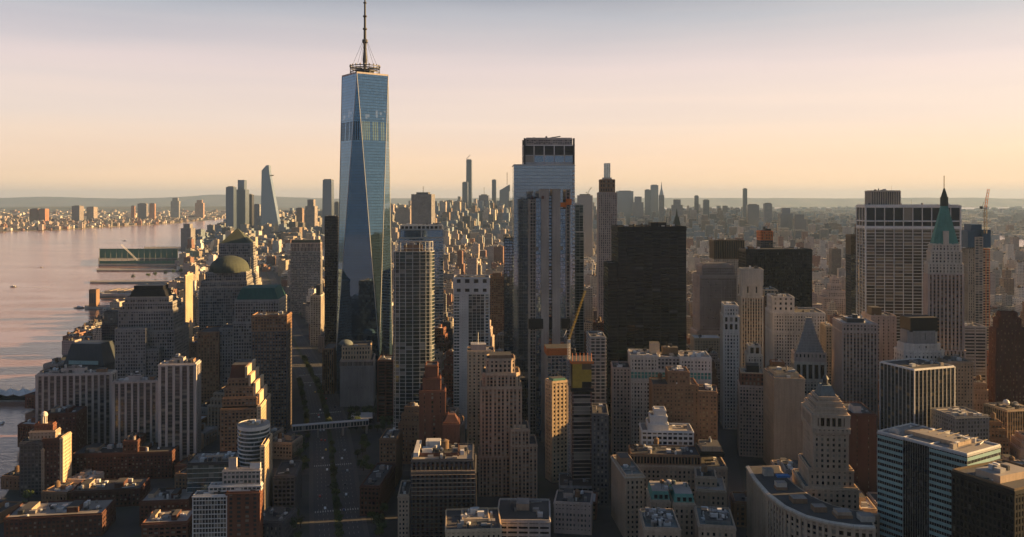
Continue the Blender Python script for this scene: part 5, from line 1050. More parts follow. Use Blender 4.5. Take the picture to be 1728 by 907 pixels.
for k in range(30):
    cn_ = rc.choice(CARC)[0] if rc.random() < .6 else rc.choice(['white', 'black', 'silver']); 
    y = 700 + 34 * (k // 2) + rc.uniform(-8, 8) if k < 22 else 1090 + (k - 22) * 40
    res = at_west(y); p, d = res; off = rc.choice((-12.8, -9.2, -5.6, 9.2, 12.8, 5.6)); n = Vector((-d.y, d.x)); q = p + n * off
    side = 'left' if off > 0 else 'right'; zone = 'nearer than' if y < 905 else 'beyond'
    key = (cn_, side, zone); cnt[key] = cnt.get(key, 0) + 1
    if cn_ not in carp:
        r = root('parked_car', None, 'car'); bb, ww, hh = car_parts(); bb.mats = [cpaint[cn_]]; parts = [bb.build('body', r), ww.build('windows', r), hh.build('wheels', r)]; carp[cn_] = (r, parts)
    else:
        r0, parts = carp[cn_]; r = r0.copy(); COL.objects.link(r)
        for ch in parts: kk = ch.copy(); COL.objects.link(kk); kk.parent = r
    r.name = 'car' if r.name.startswith('parked') else r.name
    r.location = (q.x, q.y, .03); r.rotation_euler = (0, 0, math.atan2(d.y, d.x)); r['label'] = '%s car %s the footbridge on the %s lanes, %s away from the bridge' % (cn_, zone, side, ordn(cnt[key] - 1)); r['group'] = 'cars on the wide avenue'
# piers and boats
def slab(name, label, cat, pts, z, m, extra=None):
    r = root(name, label, cat, (0, 0, 0)); a = MB(); a.prism(pts, -3, z, m, top=ROOFL); a.build('deck', r); return r
def pq(px0, px1, D0, D1): return [(P(px0, D0), D0), (P(px1, D0), D0), (P(px1, D1), D1), (P(px0, D1), D1)]
PIERS = [('long concrete pier with ventilation tower at its end', 143, 235, 2000, 2040, 1.5), ('wooden pier with long pale sheds', 158, 290, 2230, 2330, 2), ('narrow tree-tipped pier beyond the pale sheds', 152, 320, 2600, 2650, 1.5),
         ('big square sports pier enclosed by green netting', 166, 312, 3260, 3640, 4), ('flat pier below the green-netted pier', 163, 300, 3030, 3110, 1.5), ('far thin pier left of the dark riverside tower', 243, 330, 4250, 4420, 6)]
pr_ = {}
for lab, a0, a1, d0, d1, z in PIERS: pr_[lab] = slab('pier', lab, 'pier', pq(a0, a1, d0, d1), z, CONC)
r = root('ventilation_tower', 'square brick ventilation tower on the end of the concrete pier', 'tower', (P(150, 2010), 2010, 1.5)); a = MB(); a.box(0, 17, 0, 17, 0, Z(489, 2010) - 1.5, BROWN, ROOFD); a.build('shaft', r); a = MB(); [a.box(2 + 5 * k, 5 + 5 * k, -.4, 0, 8, Z(492, 2010) - 6, DGREY) for k in range(3)]; a.build('louvres', r)
r = root('pier_shed', 'long pale shed with orange-lit gables on the wooden pier', 'shed', (P(176, 2240), 2240, 2)); a = MB()
for k in range(7): a.box(k * 18, k * 18 + 15, 0, 60, 0, 12, PINK if k % 2 else CREAM, ROOFL)
a.build('hall', r); a = MB(); a.box(-2, 126, -14, -3, 0, 6, PALE, ROOFW); a.build('porch', r)
r = root('golf_netting', 'tall green net fence standing around the square sports pier', 'net fence', (0, 0, 4)); a = MB(); q = pq(168, 300, 3280, 3600)
NETG = flat('green_net', (.05, .15, .10), .9); 
for i in range(4):
    u, v = Vector(q[i]), Vector(q[(i + 1) % 4]); n = 14
    for k in range(n): p_ = u + (v - u) * (k / n); a.bar((*p_, 0), (*p_, 42), .9, LEAD)
    nn = (v - u).normalized(); n2 = Vector((nn.y, -nn.x)) * .2
    if i in (1, 2): a.poly([(*(u + n2), 1), (*(v + n2), 1), (*(v + n2), 40), (*(u + n2), 40)], NETG)
    else: a.poly([(*(u + n2), 1), (*(v + n2), 1), (*(v + n2), 12), (*(u + n2), 12)], NETG)
a.build('net', r); a = MB(); a.box(P(190, 3300), P(296, 3300), 3300, 3560, .1, .5, SOIL); a.build('turf', r)
for k in range(7):
    px = (225, 250, 262, 280, 292, 305, 318)[k]; D = 2700 + k * 45; put_tree(k % 3, P(px, D), D, 1.8, 'bushy tree on the pier and shore park, %s from the water end' % ordn(k), 'trees on the piers')
# ferry landing tents
r = root('ferry_terminal', 'floating ferry terminal with white peaked tent roofs at left edge', 'ferry terminal', (P(-22, 1090), 1090, -2.6)); a = MB(); a.box(0, 64, 0, 16, -.5, 1.2, CONC); a.build('barge', r); a = MB(); a.box(2, 62, 2, 14, 1.2, 6, G_BLACK); a.build('hall', r)
a = MB()
for k in range(4):
    x = 1 + 16 * k; pk = (x + 8, 8, 15); c4 = [(x, 0, 9), (x + 16, 0, 9), (x + 16, 16, 9), (x, 16, 9)]; 
    lo = [(x + 8, 0, 6.5), (x + 16, 8, 8), (x + 8, 16, 6.5), (x, 8, 8)]
    ring8 = [c4[0], lo[0], c4[1], lo[1], c4[2], lo[2], c4[3], lo[3]]
    for i in range(8): a.poly([ring8[i], ring8[(i + 1) % 8], pk], WMET)
    a.bar((x + 8, 8, 6), (x + 8, 8, 18), .25, WMET)
a.build('tent_roof', r)
def boat(label, px, D, L, ang, cat='boat', m=WMET):
    r = root('boat', label, cat, (P(px, D), D, -3), R(ang)); a = MB()
    W = L * .13; hull = [(-L / 2, -W), (L * .25, -W), (L / 2, 0), (L * .25, W), (-L / 2, W)]; a.frust(inset(hull, .85), hull, -.2, L * .07, m); a.build('hull', r)
    c = MB(); c.box(-L * .35, L * .15, -W * .65, W * .65, L * .07, L * .14, WMET); c.box(-L * .1, L * .1, -W * .4, W * .4, L * .14, L * .2, WMET); c.build('cabin', r)
    wk = MB(); wk.poly([(-L * .5, -W * .7, .06), (-L * .5, W * .7, .06), (-L * 5.5, W * 1.6, .06), (-L * 5.5, W * .9, .06), (-L * 1.5, 0, .06), (-L * 5.5, -W * .9, .06), (-L * 5.5, -W * 1.6, .06)], WAKE); wk.build('wake', r)
WAKE = flat('wake_foam', (.45, .42, .40), .5)
boat('small white boat near the bottom left edge of the river', 4, 985, 12, 100)
boat('blunt dark work boat moored at the end of the concrete pier', 133, 2020, 26, 178, m=DMET)
boat('small motorboat crossing mid river left of the piers', 70, 3200, 14, 10)
boat('small dark tug in mid river near the left edge', 22, 2500, 22, 170, m=DMET)
boat('pale sailing boat far up the river below the far shore', 210, 5200, 26, 60)
r = root('barge', 'dark flat work barge moored in front of the black-topped tower', 'barge', (P(130, 1330), 1330, -3), R(4)); a = MB(); a.box(0, 46, 0, 14, -.2, 2.4, DMET); a.build('hull', r); a = MB(); clutter(a, 2, 44, 1, 13, 2.4, 14, random.Random(4), [BROWN, CONC, YELLOW, DMET]); a.build('cargo', r)
# ---------------------------------------------------------------- the far city
m, t, b = newmat('city_facades'); CITY = m
at = nd(t, 'ShaderNodeAttribute', attribute_name='col'); uv = nd(t, 'ShaderNodeUVMap')
fr = nd(t, 'ShaderNodeVectorMath', operation='FRACTION'); t.links.new(uv.outputs[0], fr.inputs[0]); fl = nd(t, 'ShaderNodeVectorMath', operation='FLOOR'); t.links.new(uv.outputs[0], fl.inputs[0])
s2 = nd(t, 'ShaderNodeSeparateXYZ'); t.links.new(fr.outputs[0], s2.inputs[0])
wn3 = nd(t, 'ShaderNodeTexWhiteNoise', noise_dimensions='2D'); t.links.new(fl.outputs[0], wn3.inputs[0])
iu = mth(t, 'MULTIPLY', mth(t, 'GREATER_THAN', s2.outputs[0], .3), mth(t, 'LESS_THAN', s2.outputs[0], .78)); iv = mth(t, 'MULTIPLY', mth(t, 'GREATER_THAN', s2.outputs[1], .3), mth(t, 'LESS_THAN', s2.outputs[1], .8))
win = mth(t, 'MULTIPLY', iu, iv)
g = nd(t, 'ShaderNodeNewGeometry'); n1 = nd(t, 'ShaderNodeTexNoise'); n1.inputs['Scale'].default_value = .05; n1.inputs['Detail'].default_value = 5; t.links.new(g.outputs['Position'], n1.inputs['Vector'])
vm = nd(t, 'ShaderNodeVectorMath', operation='SCALE'); t.links.new(at.outputs['Color'], vm.inputs[0]); t.links.new(mth(t, 'MULTIPLY_ADD', n1.outputs[0], .9, .55), vm.inputs['Scale'])
gl_ = mixc(t, mth(t, 'LESS_THAN', wn3.outputs[0], .15), (.035, .04, .05), (.22, .19, .15))
t.links.new(mixc(t, win, vm.outputs[0], gl_), b.inputs['Base Color']); t.links.new(mth(t, 'MULTIPLY_ADD', win, -.6, .85), b.inputs['Roughness'])
m, t, b = newmat('far_glass_facades'); CITYG2 = m
at = nd(t, 'ShaderNodeAttribute', attribute_name='col'); uv = nd(t, 'ShaderNodeUVMap'); fr = nd(t, 'ShaderNodeVectorMath', operation='FRACTION'); t.links.new(uv.outputs[0], fr.inputs[0])
s2 = nd(t, 'ShaderNodeSeparateXYZ'); t.links.new(fr.outputs[0], s2.inputs[0])
ln_ = mth(t, 'MAXIMUM', mth(t, 'LESS_THAN', s2.outputs[0], .15), mth(t, 'LESS_THAN', s2.outputs[1], .25))
t.links.new(mixc(t, mth(t, 'MULTIPLY', ln_, .5), at.outputs['Color'], (.10, .11, .12)), b.inputs['Base Color']); b.inputs['Metallic'].default_value = .55; b.inputs['Roughness'].default_value = .22
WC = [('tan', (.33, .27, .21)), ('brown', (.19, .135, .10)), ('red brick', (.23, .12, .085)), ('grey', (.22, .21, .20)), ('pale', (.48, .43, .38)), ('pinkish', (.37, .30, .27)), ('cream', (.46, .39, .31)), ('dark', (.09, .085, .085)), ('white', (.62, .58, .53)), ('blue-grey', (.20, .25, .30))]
RC = [(.09, .085, .08), (.22, .20, .18), (.42, .39, .36), (.14, .12, .11), (.30, .26, .23)]
def city_box(mb, M, w, d, z0, z1, col, roof, m=CITY, off=0, bay=3.2, fl=3.5):
    c = [M @ Vector(p) for p in ((-w / 2, -d / 2, 0), (w / 2, -d / 2, 0), (w / 2, d / 2, 0), (-w / 2, d / 2, 0))]
    nf = max(1, round((z1 - z0) / fl))
    for i in range(4):
        a, e = c[i], c[(i + 1) % 4]; nb = max(1, round((w, d, w, d)[i] / bay)); o = off + i * 41
        mb.poly([(a.x, a.y, z0), (e.x, e.y, z0), (e.x, e.y, z1), (a.x, a.y, z1)], m, [(o, off), (o + nb, off), (o + nb, off + nf), (o, off + nf)], col)
    mb.poly([(q.x, q.y, z1) for q in c], CITY, None, roof)
def city_building(mb, M, w, d, h, ci, rr, detail=1):
    col = WC[ci][1]; k = rr.uniform(.75, 1.2); col = tuple(min(.8, v * k * 1.15) for v in col); roof = rr.choice(RC); off = rr.randrange(900)
    z = h * rr.uniform(.6, .85) if h > 45 and rr.random() < .7 else h
    city_box(mb, M, w, d, 0, z, col, roof, off=off)
    ww, dd = w, d
    if z < h:
        ww, dd = w * rr.uniform(.5, .8), d * rr.uniform(.55, .85); M = M @ Matrix.Translation((rr.uniform(-1, 1) * (w - ww) * .4, rr.uniform(-1, 1) * (d - dd) * .4, 0)); city_box(mb, M, ww, dd, z, h, col, roof, off=off)
    if detail:
        for _ in range(detail):
            a, e = ww * rr.uniform(.15, .4), dd * rr.uniform(.15, .4); N = M @ Matrix.Translation((rr.uniform(-.28, .28) * ww, rr.uniform(-.28, .28) * dd, 0))
            cc = rr.choice([col, (.3, .27, .25), (.12, .11, .1), (.5, .47, .44)]); city_box(mb, N, a, e, h, h + rr.uniform(2, 5.5), cc, roof, bay=50, fl=50)
        if detail > 1:      # parapet rim
            c = [M @ Vector(p) for p in ((-ww / 2, -dd / 2, 0), (ww / 2, -dd / 2, 0), (ww / 2, dd / 2, 0), (-ww / 2, dd / 2, 0))]
            for i in range(4):
                a, e = c[i], c[(i + 1) % 4]; mb.poly([(a.x, a.y, h), (e.x, e.y, h), (e.x, e.y, h + 1.2), (a.x, a.y, h + 1.2)], CITY, None, col)
            if rr.random() < .5:
                o = M @ Vector((rr.uniform(-.3, .3) * ww, rr.uniform(-.3, .3) * dd, 0)); n0 = len(mb.f); mb.lathe(o.x, o.y, [(2.1, h + 2.5), (2.1, h + 6.5), (0, h + 8.3)], CITY, 8); mb.c[n0:] = [(.14, .09, .06)] * (len(mb.f) - n0)
                for s_ in (-1.3, 1.3): n0 = len(mb.f); mb.bar((o.x + s_, o.y, h), (o.x + s_, o.y, h + 2.5), .2, CITY, 3); mb.c[n0:] = [(.05, .05, .05)] * (len(mb.f) - n0)

# named far towers: label, px0, px1, top row, distance, colour, glass?, kind
FT = [('blue glass tower, leftmost of the far riverside cluster', 381, 394, 316, 5200, (.16, .21, .27), 1, 'bev'),
      ('tall blue glass tower, second in the far riverside cluster', 397, 414, 304, 5300, (.22, .27, .33), 1, 'step'),
      ('shorter dark tower right of the two blue far riverside towers', 415, 425, 329, 5400, (.12, .12, .13), 1, ''),
      ('pale low tower between the riverside cluster and the slanted-top tower', 427, 438, 346, 5600, (.30, .30, .32), 0, ''),
      ('slim blue slab alone just left of the tallest tower', 543, 560, 304, 4700, (.24, .30, .38), 1, 'taper'),
      ('small grey stepped tower left of the slim blue slab', 515, 531, 337, 5200, (.30, .26, .25), 0, 'step'),
      ('small brown tower left of the slim blue slab', 500, 510, 352, 5400, (.30, .20, .15), 0, ''),
      ('small dark tower right of the slim blue slab', 564, 571, 342, 5000, (.12, .14, .16), 1, ''),
      ('tall grey slab with rooftop mast left of the distant supertall', 694, 728, 328, 3600, (.20, .19, .20), 0, 'mast'),
      ('square grey office block right behind the wide blue banded tower', 668, 692, 352, 5200, (.32, .25, .22), 0, ''),
      ('distant supertall slim tower with crane on top', 786, 796, 270, 7600, (.10, .14, .17), 1, 'taper'),
      ('shorter companion slab left of the distant supertall', 780, 789, 308, 7000, (.13, .15, .18), 1, ''),
      ('distant block with antenna right of the distant supertall', 808, 824, 330, 6800, (.20, .19, .22), 1, 'mast'),
      ('narrow dark distant tower with square top', 830, 837, 304, 7300, (.12, .14, .17), 1, ''),
      ('distant slanted glass tower with needle spire', 843, 859, 312, 6600, (.24, .28, .33), 1, 'slant'),
      ('distant white pencil tower rising behind the slender limestone tower', 1019, 1030, 276, 8100, (.62, .60, .58), 0, 'pencil'),
      ('wide distant office block with bright roofline', 1040, 1069, 323, 6900, (.28, .31, .35), 1, ''),
      ('distant grey pair block behind the wide one', 1068, 1086, 332, 6500, (.24, .24, .27), 1, 'step'),
      ('distant flat-topped glass tower left of the needle spire tower', 1098, 1111, 313, 6700, (.30, .35, .38), 1, ''),
      ('distant slab attached left of the flat-topped glass tower', 1088, 1098, 321, 6800, (.24, .27, .30), 1, ''),
      ('distant silvery tower with stepped crown and needle spire', 1112, 1121, 330, 6400, (.32, .30, .29), 0, 'needle'),
      ('distant broad stepped block right of the needle spire tower', 1134, 1152, 337, 6200, (.24, .22, .23), 0, 'step'),
      ('slim dark distant tower right of the green gothic spire', 1172, 1179, 331, 6800, (.14, .15, .17), 1, ''),
      ('dark squat distant tower', 1187, 1197, 338, 6500, (.11, .13, .15), 1, ''),
      ('lone dark distant tower above the haze in the right half', 1254, 1261, 319, 6900, (.10, .12, .14), 1, ''),
      ('hazy distant block with crane right of the lone dark tower', 1262, 1281, 346, 5600, (.22, .22, .24), 1, ''),
      ('hazy distant tower second right of the lone dark tower', 1290, 1303, 344, 6000, (.24, .23, .25), 0, ''),
      ('rounded hazy distant tower above the second black slab', 1317, 1338, 351, 5000, (.24, .25, .28), 1, 'step'),
      ('low dark hazy distant tower above the second black slab', 1341, 1361, 362, 4800, (.20, .20, .22), 1, 'step'),
      ('pale hazy slab between the mirror skyscraper and the slender limestone tower', 974, 1000, 330, 3300, (.36, .33, .34), 1, ''),
      ('far slab with red crane at the top by the river, left of the pyramid-roofed tower', 305, 322, 378, 4100, (.26, .24, .24), 0, 'step'),
      ('reddish twin housing block on the far left shore', 50, 64, 353, 8300, (.40, .17, .09), 0, ''),
      ('second reddish housing block on the far left shore', 65, 76, 353, 8250, (.40, .17, .09), 0, ''),
      ('grey housing tower on the far left shore', 121, 134, 348, 8500, (.26, .22, .21), 0, ''),
      ('pale housing tower on the far left shore', 146, 158, 350, 8600, (.33, .27, .24), 0, ''),
      ('slim reddish tower on the far shore, left of a grey one', 221, 227, 348, 9100, (.42, .22, .13), 0, ''),
      ('dark grey tower on the far shore between two reddish ones', 232, 247, 344, 9300, (.20, .18, .19), 0, ''),
      ('slim reddish tower on the far shore, right of a grey one', 252, 261, 344, 9200, (.42, .22, .13), 0, ''),
      ('tall pale tower on the far shore near the river bend', 288, 302, 334, 10800, (.28, .26, .26), 0, 'step'),
      ('twin pinkish tower on the far shore by the river bend', 329, 343, 338, 10900, (.42, .26, .18), 0, 'step'),
      ('brown tower glowing at its edge above the river shed cluster', 720, 735, 300 + 60, 4600, (.30, .22, .17), 0, 'step'),
      ('pinkish hazy block beyond the white grid slab on the right', 1340, 1352, 420, 3200, (.36, .26, .22), 0, ''),
      ('lone hazy blue block at the far right beyond the unfinished tower', 1697, 1712, 432, 3900, (.16, .20, .24), 1, ''),
      ('second hazy block at the far right edge', 1713, 1724, 458, 3500, (.15, .18, .22), 1, '')]
for lab, a0, a1, yt, D, c, gls, kd in FT:
    yaw = -6 if D < 9000 else 10
    x, y, w = frame_of(a0, a1, D, yaw); h = Z(yt, D); r = root('far_tower', lab, 'tower', (x, y, 0), R(yaw)); mm = CITYG2 if gls else CITY; d = w * .9; mb = MB()
    RECT.append((x, y, yaw, 0, w, 0, d, h)); FOOT.append((x + w / 2, y + d / 2, R(yaw), w / 2, d / 2))
    M = Matrix.Translation((w / 2, d / 2, 0)); cr = MB()
    if kd == 'taper':
        p = [(0, 0), (w, 0), (w, d), (0, d)]; mb.frust(p, inset(p, .86), 0, h, mm, c=c)
    elif kd == 'step': city_box(mb, M, w, d, 0, h * .84, c, RC[0], mm); city_box(cr, M, w * .65, d * .65, h * .84, h, c, RC[0], mm)
    elif kd == 'slant':
        p = [(0, 0), (w, 0), (w, d), (0, d)]; mb.prism(p, 0, h * .86, mm, c=c); z0 = h * .86; z1 = h * 1.0
        for A, B_ in (((0, 0), (w, 0)), ((w, d), (0, d))): hA, hB = (z0 + 6, z1) if A[0] < B_[0] else (z1, z0 + 6); mb.poly([(*A, z0), (*B_, z0), (*B_, hB), (*A, hA)], mm, None, c)
        mb.poly([(0, 0, z0 + 6), (w, 0, z1), (w, d, z1), (0, d, z0 + 6)], mm, None, c); cr.bar((w * .75, d / 2, h), (w * .75, d / 2, h + 95), 2.2, DMET)
    elif kd == 'pencil':
        city_box(mb, M, w, d, 0, h, c, RC[2], mm, bay=w / 3, fl=9); city_box(cr, M, w * .9, d * .9, h, h + 1.5, c, RC[2], mm)
    else: city_box(mb, M, w, d, 0, h, c, RC[0], mm)
    if kd in ('mast',): cr.bar((w / 2, d / 2, h), (w / 2, d / 2, h + .06 * D / 3.2 * .5), .8 + D / 9000, DMET); city_box(cr, M, w * .6, d * .5, h, h + 8, (.1, .1, .1), RC[0])
    if kd == 'needle':
        p = [(0, 0), (w, 0), (w, d), (0, d)]; cr.frust(inset(p, .8), inset(p, .25), h, h + 50, STEEL); cr.frust(inset(p, .25), inset(p, .02), h + 50, h + 105, STEEL)
    if not cr.f: city_box(cr, M, w * .7, d * .6, h, h + 5, (.16, .15, .15), RC[0])
    mb.build('shaft', r, attr=True); cr.build('crown', r, attr=True)
# the leaning faceted tower of the far riverside cluster
D = 5000; x0 = P(441, D); k = D / F; r = root('faceted_tower', 'faceted glass tower with slanted top and jutting deck in the far riverside cluster', 'skyscraper', (x0, D, 0)); mb = MB(); Ht = Z(279, D)
p0 = [(-2 * k, 0), (34 * k, 0), (34 * k, 60), (-2 * k, 60)]; p1 = [(0, 5), (13 * k, 5), (13 * k, 50), (0, 50)]
cg = (.42, .54, .60); mb.frust(p0, p1, 0, Z(292, D), CITYG2, c=cg)
z0 = Z(292, D)
mb.poly([(0, 5, z0), (13 * k, 5, z0), (12 * k, 5, Ht), (8 * k, 5, Ht), (0, 5, z0 + 4 * k)], CITYG2, None, cg); mb.poly([(13 * k, 5, z0), (13 * k, 50, z0), (12 * k, 50, Ht), (12 * k, 5, Ht)], CITYG2, None, cg); mb.poly([(0, 50, z0), (0, 5, z0), (0, 5, z0 + 4 * k), (0, 50, z0 + 4 * k)], CITYG2, None, cg)
mb.poly([(0, 5, z0 + 4 * k), (8 * k, 5, Ht), (8 * k, 50, Ht), (0, 50, z0 + 4 * k)], CITYG2, None, cg); mb.poly([(8 * k, 5, Ht), (12 * k, 5, Ht), (12 * k, 50, Ht), (8 * k, 50, Ht)], CITYG2, None, cg); mb.poly([(13 * k, 50, z0), (0, 50, z0), (0, 50, z0 + 4 * k), (8 * k, 50, Ht), (12 * k, 50, Ht)], CITYG2, None, cg); mb.build('shaft', r, attr=True)
mb = MB(); zd = Z(297, D); mb.prism([(12 * k, 10), (19 * k, 25), (12 * k, 45)], zd, zd + 6, DMET, bottom=True); mb.build('deck', r); RECT.append((x0, D, 0, 0, 20 * k, 0, 50, Ht)); FOOT.append((x0 + 16 * k, D + 30, 0, 18 * k, 32))

# ---- scattered blocks
def inside(x, y, poly):
    c = False; j = len(poly) - 1
    for i in range(len(poly)):
        xi, yi = poly[i]; xj, yj = poly[j]
        if (yi > y) != (yj > y) and x < (xj - xi) * (y - yi) / (yj - yi) + xi: c = not c
        j = i
    return c
MAN = MW[::-1] + ME
CELL = {}
for f in FOOT:
    rr_ = math.hypot(f[3], f[4]) + 30
    for cx in range(int((f[0] - rr_) // 100), int((f[0] + rr_) // 100) + 1):
        for cy_ in range(int((f[1] - rr_) // 100), int((f[1] + rr_) // 100) + 1): CELL.setdefault((cx, cy_), []).append(f)
def free(x, y, r):
    for f in CELL.get((int(x // 100), int(y // 100)), ()):
        dx, dy = x - f[0], y - f[1]; c, s = math.cos(f[2]), math.sin(f[2]); u, v = abs(dx * c + dy * s), abs(-dx * s + dy * c)
        if u < f[3] + r and v < f[4] + r: return False
    if y < 3000:
        for i in range(len(WEST) - 1):
            a, c = WEST[i], WEST[i + 1]
            if a[1] <= y <= c[1]:
                xx = a[0] + (c[0] - a[0]) * (y - a[1]) / (c[1] - a[1])
                if abs(x - xx) < 32 + r: return False
        if 905 < y < 1045 and -255 < x < -95: return False
    px = CX + x / y * F
    if y < 1650 and abs(px - (1224 + 14 * (1 if y < 1000 else 0))) < 17: return False       # the street canyon
    if y < 900 and abs(px - 911) < 10: return False
    return True
rc = random.Random(77); GEN = []
def scatter(y0, y1, yaw, lot, street, blk, hf, region, pxr=(-60, 1790), ci=None):
    c, s = math.cos(R(yaw)), math.sin(R(yaw)); X = 1.3 * y1
    i0, i1 = int(-X // lot) - 1, int(X // lot) + 1; j0, j1 = int((y0 - X * abs(s)) // lot) - 1, int((y1 + X * abs(s)) // lot) + 1
    for i in range(i0, i1):
        for j in range(j0, j1):
            u = i * lot + (i // blk[0]) * street; v = j * lot + (j // blk[1]) * street
            u += rc.uniform(-.1, .1) * lot; x = u * c - v * s; y = u * s + v * c
            if not y0 <= y < y1: continue
            px = CX + x / y * F
            if not pxr[0] < px < pxr[1]: continue
            if not region(x, y): continue
            w = lot * rc.uniform(.72, .96); d = lot * rc.uniform(.72, .96); 
            if not free(x, y, max(w, d) * .5): continue
            h = hf(x, y, px)
            if y < 1000 and 780 < px < 1230: h = min(h, HC - ((858 if 780 < px < 900 else 840) - HY) / F * y) if not 900 < px < 960 else min(h, HC - (880 - HY) / F * y)
            if h <= 4: continue
            GEN.append([x, y, yaw, w, d, h, rc.choice(ci or (0, 0, 1, 2, 3, 4, 5, 5, 6, 7))])
man = lambda x, y: inside(x, y, MAN)
def h_near(x, y, px):
    h = rc.uniform(26, 58) if rc.random() < .8 else rc.uniform(58, 85)
    if y < 780: h = rc.uniform(20, 46) if abs(x) < 120 else rc.uniform(16, 34)
    if x < -230 and y < 830: h = rc.uniform(6, 12)
    elif x < -330: h = rc.uniform(12, 24)
    if -330 <= x < -150 and y < 900: h = rc.uniform(10, 20)
    return h
def h_mid(x, y, px):
    h = rc.uniform(16, 34) if rc.random() < .8 else rc.uniform(34, 62)
    if rc.random() < .05: h = rc.uniform(60, 105)
    if x < -.26 * y: h *= .7
    return h
def h_far(x, y, px):
    k = math.exp(-((px - 830) / 300.0) ** 2) * min(1, max(0, (y - 4200) / 2200)); k2 = math.exp(-((px - 1190) / 130.0) ** 2) * .6 * min(1, max(0, (y - 4500) / 2000)); k3 = math.exp(-((px - 470) / 90.0) ** 2) * .4 * min(1, max(0, (y - 4200) / 1200)); k = max(k, k2, k3)
    h = rc.uniform(14, 44)
    if rc.random() < .28 + .55 * k: h += rc.uniform(20, 60) + k * (rc.random() ** 1.6) * 190
    if h > 130 and rc.random() < .5: h *= .75
    return min(h, 255 + 18 * rc.random() if rc.random() < .12 else 235)
scatter(625, 1250, -8, 30, 14, (4, 2), h_near, man, ci=(0, 0, 1, 1, 2, 3, 5, 5, 7))
scatter(1250, 2300, -3, 26, 15, (5, 2), h_mid, man, ci=(0, 1, 2, 3, 4, 5, 5, 6, 6, 8))
scatter(2300, 4200, -7, 31, 17, (6, 2), h_mid, man, ci=(0, 1, 2, 3, 4, 5, 5, 6, 8, 8))
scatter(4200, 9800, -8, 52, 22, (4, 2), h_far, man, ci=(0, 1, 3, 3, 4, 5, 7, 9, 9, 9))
def h_low(x, y, px): return rc.uniform(8, 18) if rc.random() < .9 else rc.uniform(18, 60)
scatter(9800, 21000, -8, 105, 60, (3, 2), lambda x, y, px: rc.uniform(10, 30) if rc.random() < .85 else rc.uniform(30, 75), man)
NJr = lambda x, y: x < 0 and inside(x, y, NJ) and mnoise.noise(Vector((x * .0012, y * .0012, 0))) > -.28
scatter(6200, 9500, 12, 38, 16, (3, 2), lambda x, y, px: rc.uniform(12, 32) if rc.random() < .86 else rc.uniform(26, 60), NJr, pxr=(-60, 420), ci=(0, 0, 1, 2, 2, 3, 5, 5, 8))
scatter(9500, 17000, 12, 95, 60, (3, 2), lambda x, y, px: rc.uniform(8, 22) if rc.random() < .9 else rc.uniform(22, 60), NJr, pxr=(-60, 560), ci=(0, 0, 1, 2, 4, 5, 6, 8))
BKr = lambda x, y: inside(x, y, BK) and mnoise.noise(Vector((x * .0009, y * .0009, 4))) > -.3
scatter(4300, 9000, -14, 60, 26, (3, 2), h_low, BKr, pxr=(1300, 1790)); scatter(9000, 22000, -14, 125, 90, (3, 2), lambda x, y, px: rc.uniform(8, 24) if rc.random() < .9 else rc.uniform(24, 90), BKr, pxr=(1180, 1790))

# ---- which of them the view shows, and how much of each
import numpy as np
SC = .5; W_, H_ = int(1728 * SC), int(907 * SC); cov = np.zeros((H_, W_), bool)
def proj(x, y, yaw, x0, x1, y0, y1, h):
    c, s = math.cos(R(yaw)), math.sin(R(yaw)); P_ = [(x + a * c - b_ * s, y + a * s + b_ * c) for a in (x0, x1) for b_ in (y0, y1)]
    pxs = [CX + q[0] / q[1] * F for q in P_]; D0 = min(q[1] for q in P_); D1 = max(q[1] for q in P_)
    top = HY + (HC - h) * F / (D1 if h < HC else D0)
    return D0, min(pxs), max(pxs), top, HY + HC * F / D0
items = [(proj(*q), None) for q in RECT] + [(proj(g_[0], g_[1], g_[2], -g_[3] / 2, g_[3] / 2, -g_[4] / 2, g_[4] / 2, g_[5]), i) for i, g_ in enumerate(GEN)]
items.sort(key=lambda q: q[0][0]); vis = [0] * len(GEN); PJ = [None] * len(GEN)
for (D0, a0, a1, tp, bt), i in items:
    X0, X1, Y0, Y1 = max(0, int(a0 * SC)), min(W_, int(a1 * SC) + 1), max(0, int(tp * SC)), min(H_, int(bt * SC) + 1)
    if X1 <= X0 or Y1 <= Y0: continue
    sub = cov[Y0:Y1, X0:X1]
    if i is not None: vis[i] = int((~sub).sum()); PJ[i] = ((a0 + a1) / 2, D0)
    sub[:] = True
order = sorted(range(len(GEN)), key=lambda i: -vis[i]); top300 = [i for i in order[:296] if vis[i] > 1]
SIZE = lambda h, w: 'low' if h < 20 else ('mid-rise' if h < 45 else 'tall')
keyed = {}
for i in top300:
    x, y, yaw, w, d, h, ci = GEN[i]; px, D0 = PJ[i]
    best = min(LAND, key=lambda L: (abs(L[0] - px) + (30 if L[1] > D0 else 0) + abs(D0 - L[1]) * .004))
    rel = 'beyond' if D0 > best[1] + 20 else 'in front of'
    keyed.setdefault((SIZE(h, w), WC[ci][0], rel, best[2]), []).append((px, i))
LAB = {}
for (sz, cn_, rel, lm), L in keyed.items():
    L.sort()
    for k, (px, i) in enumerate(L):
        suf = '' if len(L) == 1 else ', %s such from the left' % ordn(k)
        LAB[i] = '%s %s block %s %s%s' % (sz, cn_, rel, lm, suf)
